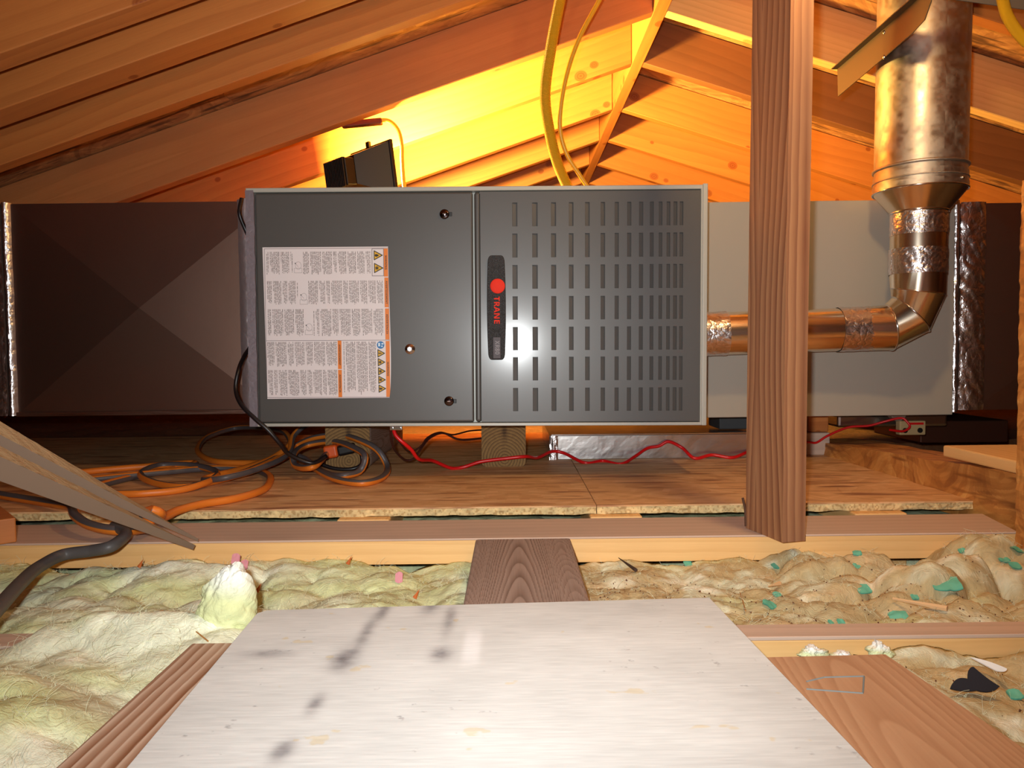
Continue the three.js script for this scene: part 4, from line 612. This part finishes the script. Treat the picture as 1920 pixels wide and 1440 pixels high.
{ // torn upright tuft, and small white lumps on the joist
  const blob = (w, h, d, s, am) => { const g = new THREE.IcosahedronGeometry(1, 24), p = g.attributes.position, n = p.count, col = new Float32Array(n * 3); for (let i = 0; i < n; i++) { const a = p.getX(i), b = p.getY(i), c = p.getZ(i), k = 1 + am * (fbm((a + 2) * 3 + c, (b + 2) * 3 - c, s, 5) - 0.5) * 2; p.setXYZ(i, a * k * w * (1 - 0.45 * Math.max(0, b)), b * k * h, c * k * d); const t = sm(0.1, 0.8, b); col.set([mix(0.72, 0.95, t), mix(0.74, 0.95, t), mix(0.44, 0.9, t)], i * 3); } const m = mergeVertices(g.deleteAttribute('normal') ?? g); m.setAttribute('color', m.attributes.color ?? new THREE.BufferAttribute(col, 3)); m.computeVertexNormals(); return m; };
  const mkBlob = (w, h, d, s, am) => { const g = new THREE.IcosahedronGeometry(1, 24); g.deleteAttribute('normal'); g.deleteAttribute('uv'); const m = mergeVertices(g), p = m.attributes.position, n = p.count, col = new Float32Array(n * 3), uv = new Float32Array(n * 2);
    for (let i = 0; i < n; i++) { const a = p.getX(i), b = p.getY(i), c = p.getZ(i), k = 1 + am * (fbm((a + 2) * 3 + c, (b + 2) * 3 - c, s, 5) - 0.5) * 2; p.setXYZ(i, a * k * w * (1 - 0.5 * Math.max(0, b)), b * k * h, c * k * d); const t = sm(0.2, 0.8, b); col.set([mix(0.74, 0.95, t), mix(0.76, 0.95, t), mix(0.42, 0.9, t)], i * 3); uv[i * 2] = p.getX(i); uv[i * 2 + 1] = p.getY(i) + p.getZ(i); }
    m.setAttribute('color', new THREE.BufferAttribute(col, 3)); m.setAttribute('uv', new THREE.BufferAttribute(uv, 2)); m.computeVertexNormals(); return m; };
  const t = solo('insulation_tuft', mkBlob(0.032, 0.05, 0.02, 3, 0.2), M.insul, 'torn pale tuft of insulation standing by the white board’s corner, white at its tip', 'insulation'); t.position.copy(onZ(428, 1140, -0.745)); t.rotation.z = -0.15;
  [[1525, 1226, 0.014, 0.009, 'flat white lump of insulation caught on the lower joist, nearer the white board'], [1650, 1223, 0.013, 0.01, 'round white lump of insulation on the lower joist at the plank end'], [1580, 1232, 0.012, 0.006, 'smallest white insulation lump on the joist, between the two bigger ones']].forEach(([x, y, w, h, l], i) => { const o = solo('insulation_lump', mkBlob(w, h, 0.01, 9 + i, 0.4), M.insul, l, 'insulation', 'white lumps on the lower joist'); o.position.copy(onZ(x, y, -0.708)); });
}
// ---------------------------------------------------------------- scraps lying on the insulation
{
  const drop = (px, py, hf) => { const d = sight(px, py).normalize(), p = V(); for (let t = 0.35; t < 1.6; t += 0.001) { p.copy(_o).addScaledVector(d, t); if (p.y < hf(p.x, p.z) + 0.002) break; } p.y += 0.001; return p; };
  const flake = (w, h, s) => { const g = new THREE.PlaneGeometry(w, h, 8, 5).rotateX(-1.2), p = g.attributes.position; for (let i = 0; i < p.count; i++) { const X = p.getX(i) / w, k = 1 - 1.3 * X * X; p.setZ(i, p.getZ(i) * k); p.setY(i, p.getY(i) * k + 0.25 * h * (fbm(X * 3 + s, p.getZ(i) * 200, s) - 0.5)); } g.computeVertexNormals(); const b = g.clone().translate(0, -0.0012, 0); return mergeGeometries([g, b]); };
  const teal = std({ color: 0x62b49a, roughness: 0.6, side: THREE.DoubleSide });
  const spots = [[1454, 1062, 14, 'by the foot of the post'], [1607, 1037, 14, 'against the floor board right of the post'], [1606, 1062, 12, 'just below the one against the floor board'], [1618, 1105, 26, 'folded, in the middle of the lumps'], [1459, 1116, 16, 'above the long bent one'], [1443, 1133, 26, 'long and bent, nearest the white board'], [1773, 1095, 46, 'largest and longest, among the pale lumps'], [1715, 1120, 12, 'below the pale splinter’s upper end'], [1684, 1155, 30, 'under the pale splinter'], [1559, 1168, 10, 'left of a pair on the joist edge'], [1577, 1167, 13, 'right of a pair on the joist edge'], [1804, 1033, 12, 'on top of the heap beside the board end'], [1881, 1048, 20, 'on the slope near the stud, upper'], [1904, 1061, 18, 'on the slope near the stud, lower'], [1907, 1031, 22, 'at the board end beside the stud'], [1290, 1057, 14, 'alone beside the dark splinter']];
  spots.forEach(([x, y, w, l], i) => { const p = drop(x, y, H.farRight), k = -p.z / FOCAL; const o = solo('foam_scrap', flake(w * k * 1.1, w * k * 0.75 + 0.004, i), teal, 'torn green scrap on the brown insulation, ' + l, 'scrap', 'green scraps on the insulation'); o.position.copy(p); o.rotation.set(0, i === 5 ? 0.9 : rr(-0.3, 0.5), i === 6 ? 0.12 : rr(-0.2, 0.2)); });
  { const p = drop(1903, 1303, H.nearRight); const o = solo('foam_scrap', flake(0.012, 0.012, 40), teal, 'green scrap beyond the broad plank, near the black scrap', 'scrap'); o.position.copy(p); }
  const stick = (a, b, hf, r0, r1, mat, name, label, cat, group) => { const A = drop(...a, hf), B = drop(...b, hf); A.y += 0.002; B.y += 0.002; const d = B.clone().sub(A), L = d.length(); const g = grain(new THREE.CylinderGeometry(r1, r0, L, 6, 1)); const o = solo(name, g, mat, label, cat, group); o.position.copy(A).lerp(B, 0.5); o.quaternion.setFromUnitVectors(V(0, 1, 0), d.normalize()); return o; };
  const bark = std({ color: 0x3a2418, roughness: 0.8 }), straw = std({ color: 0xb27a3e, roughness: 0.7 }), pale = std({ color: 0xd8ae7e, roughness: 0.7 });
  stick([1674, 1127], [1776, 1146], H.farRight, 0.0015, 0.0035, pale, 'wood_splinter', 'long pale wood splinter on the brown insulation, wider at one end', 'splinter');
  stick([1160, 1050], [1192, 1073], H.farRight, 0.0006, 0.0028, bark, 'wood_splinter', 'dark brown splinter near the floor board beside the grey plank', 'splinter');
  stick([1388, 1116], [1398, 1150], H.farRight, 0.0006, 0.0007, straw, 'pine_needle', 'thin orange needle lying near the edge of the white board', 'needle');
  stick([1440, 1104], [1462, 1098], H.farRight, 0.0006, 0.003, pale, 'wood_chip', 'pale pointed wood chip above the bent green scrap', 'chip');
  stick([198, 1178], [305, 1152], H.farLeft, 0.001, 0.0022, straw, 'wood_splinter', 'brown splinter lying across the pale yellow insulation', 'splinter');
  stick([368, 1190], [390, 1208], H.nearLeft, 0.0006, 0.0007, straw, 'straw', 'short yellow straw at the far end of the striped plank', 'straw');
  const ors = std({ color: 0xb85a1e, roughness: 0.7 });
  [[486, 1110, 'beside the corner of the white board'], [656, 1058, 'upright against the floor board edge'], [782, 1122, 'touching the white board’s far edge'], [265, 1064, 'on the pale fluff near the grey cord']].forEach(([x, y, l]) => { const p = drop(x, y, H.farLeft), o = solo('wood_chip', new THREE.ConeGeometry(0.003, 0.013, 5).scale(1, 1, 0.4), ors, 'small orange wood chip ' + l, 'chip', 'orange chips on the yellow insulation'); o.position.copy(p); o.position.y += 0.005; o.rotation.z = -0.5; });
  const pinkM = std({ color: 0xd08a92, roughness: 0.9, side: THREE.DoubleSide });
  [[442, 1058, 18, 'on the fluff above the torn tuft'], [458, 1068, 16, 'against the yellow board edge above the tuft'], [748, 1092, 16, 'in the middle strip of yellow insulation']].forEach(([x, y, w, l], i) => { const p = drop(x, y, H.farLeft), o = solo('pink_scrap', flake(w * 0.0006, w * 0.0009, 60 + i), pinkM, 'small pink scrap ' + l, 'scrap', 'pink scraps'); o.position.copy(p); o.position.y += 0.006; o.rotation.x = 0.7; });
  { const p = drop(1822, 1298, H.nearRight), s = new THREE.Shape(); s.moveTo(-0.021, -0.004); s.quadraticCurveTo(-0.012, 0.008, -0.002, 0.004); s.quadraticCurveTo(0.003, 0.016, 0.008, 0.015); s.quadraticCurveTo(0.014, 0.004, 0.022, -0.003); s.quadraticCurveTo(0.012, -0.010, 0.001, -0.006); s.quadraticCurveTo(-0.01, -0.008, -0.021, -0.004);
    const o = solo('black_scrap', new THREE.ExtrudeGeometry(s, { depth: 0.002, bevelEnabled: false }).rotateX(-0.9), std({ color: 0x1c1a22, roughness: 0.9 }), 'torn black scrap with two points on the insulation beyond the broad plank', 'scrap'); o.position.copy(p); o.position.y += 0.006; }
  { const p = drop(1856, 1263, H.nearRight), s = new THREE.Shape(); s.moveTo(-0.015, 0.007); s.quadraticCurveTo(0.0, 0.004, 0.013, -0.004); s.quadraticCurveTo(0.012, -0.008, 0.003, -0.006); s.quadraticCurveTo(-0.006, 0.0, -0.015, 0.007);
    const o = solo('paper_shred', new THREE.ExtrudeGeometry(s, { depth: 0.0015, bevelEnabled: false }).rotateX(-0.8), std({ color: 0xf0ece6, roughness: 0.6 }), 'white feather shaped shred above the black scrap', 'scrap'); o.position.copy(p); o.position.y += 0.007; }
  { // dark crumbs nobody could count
    const im = new THREE.InstancedMesh(new THREE.TetrahedronGeometry(0.0016), std({ color: 0x5a3018, roughness: 0.9 }), 620), m = new THREE.Matrix4(), q = new THREE.Quaternion(), e = new THREE.Euler(), s = V();
    for (let i = 0; i < 620; i++) { const near = i > 560, x = near ? rr(0.36, 0.6) : 0.1 + 0.75 * Math.pow(rnd(), 1.2), z = near ? rr(-0.7, -0.5) : -0.78 - 0.22 * Math.pow(rnd(), 1.5), y = (near ? H.nearRight : H.farRight)(x, z) + 0.001; e.set(rr(0, 6), rr(0, 6), rr(0, 6)); const k = rr(0.35, 1); s.set(k * rr(0.6, 1.6), k * 0.6, k); m.compose(V(x, y, z), q.setFromEuler(e), s); im.setMatrixAt(i, m); }
    im.name = 'debris_crumbs'; im.castShadow = im.receiveShadow = true; scene.add(im); tag(im, 'dark brown crumbs and bark bits scattered over the brown insulation', 'debris', null, 'stuff');
  }
}
renderer.render(scene, camera);
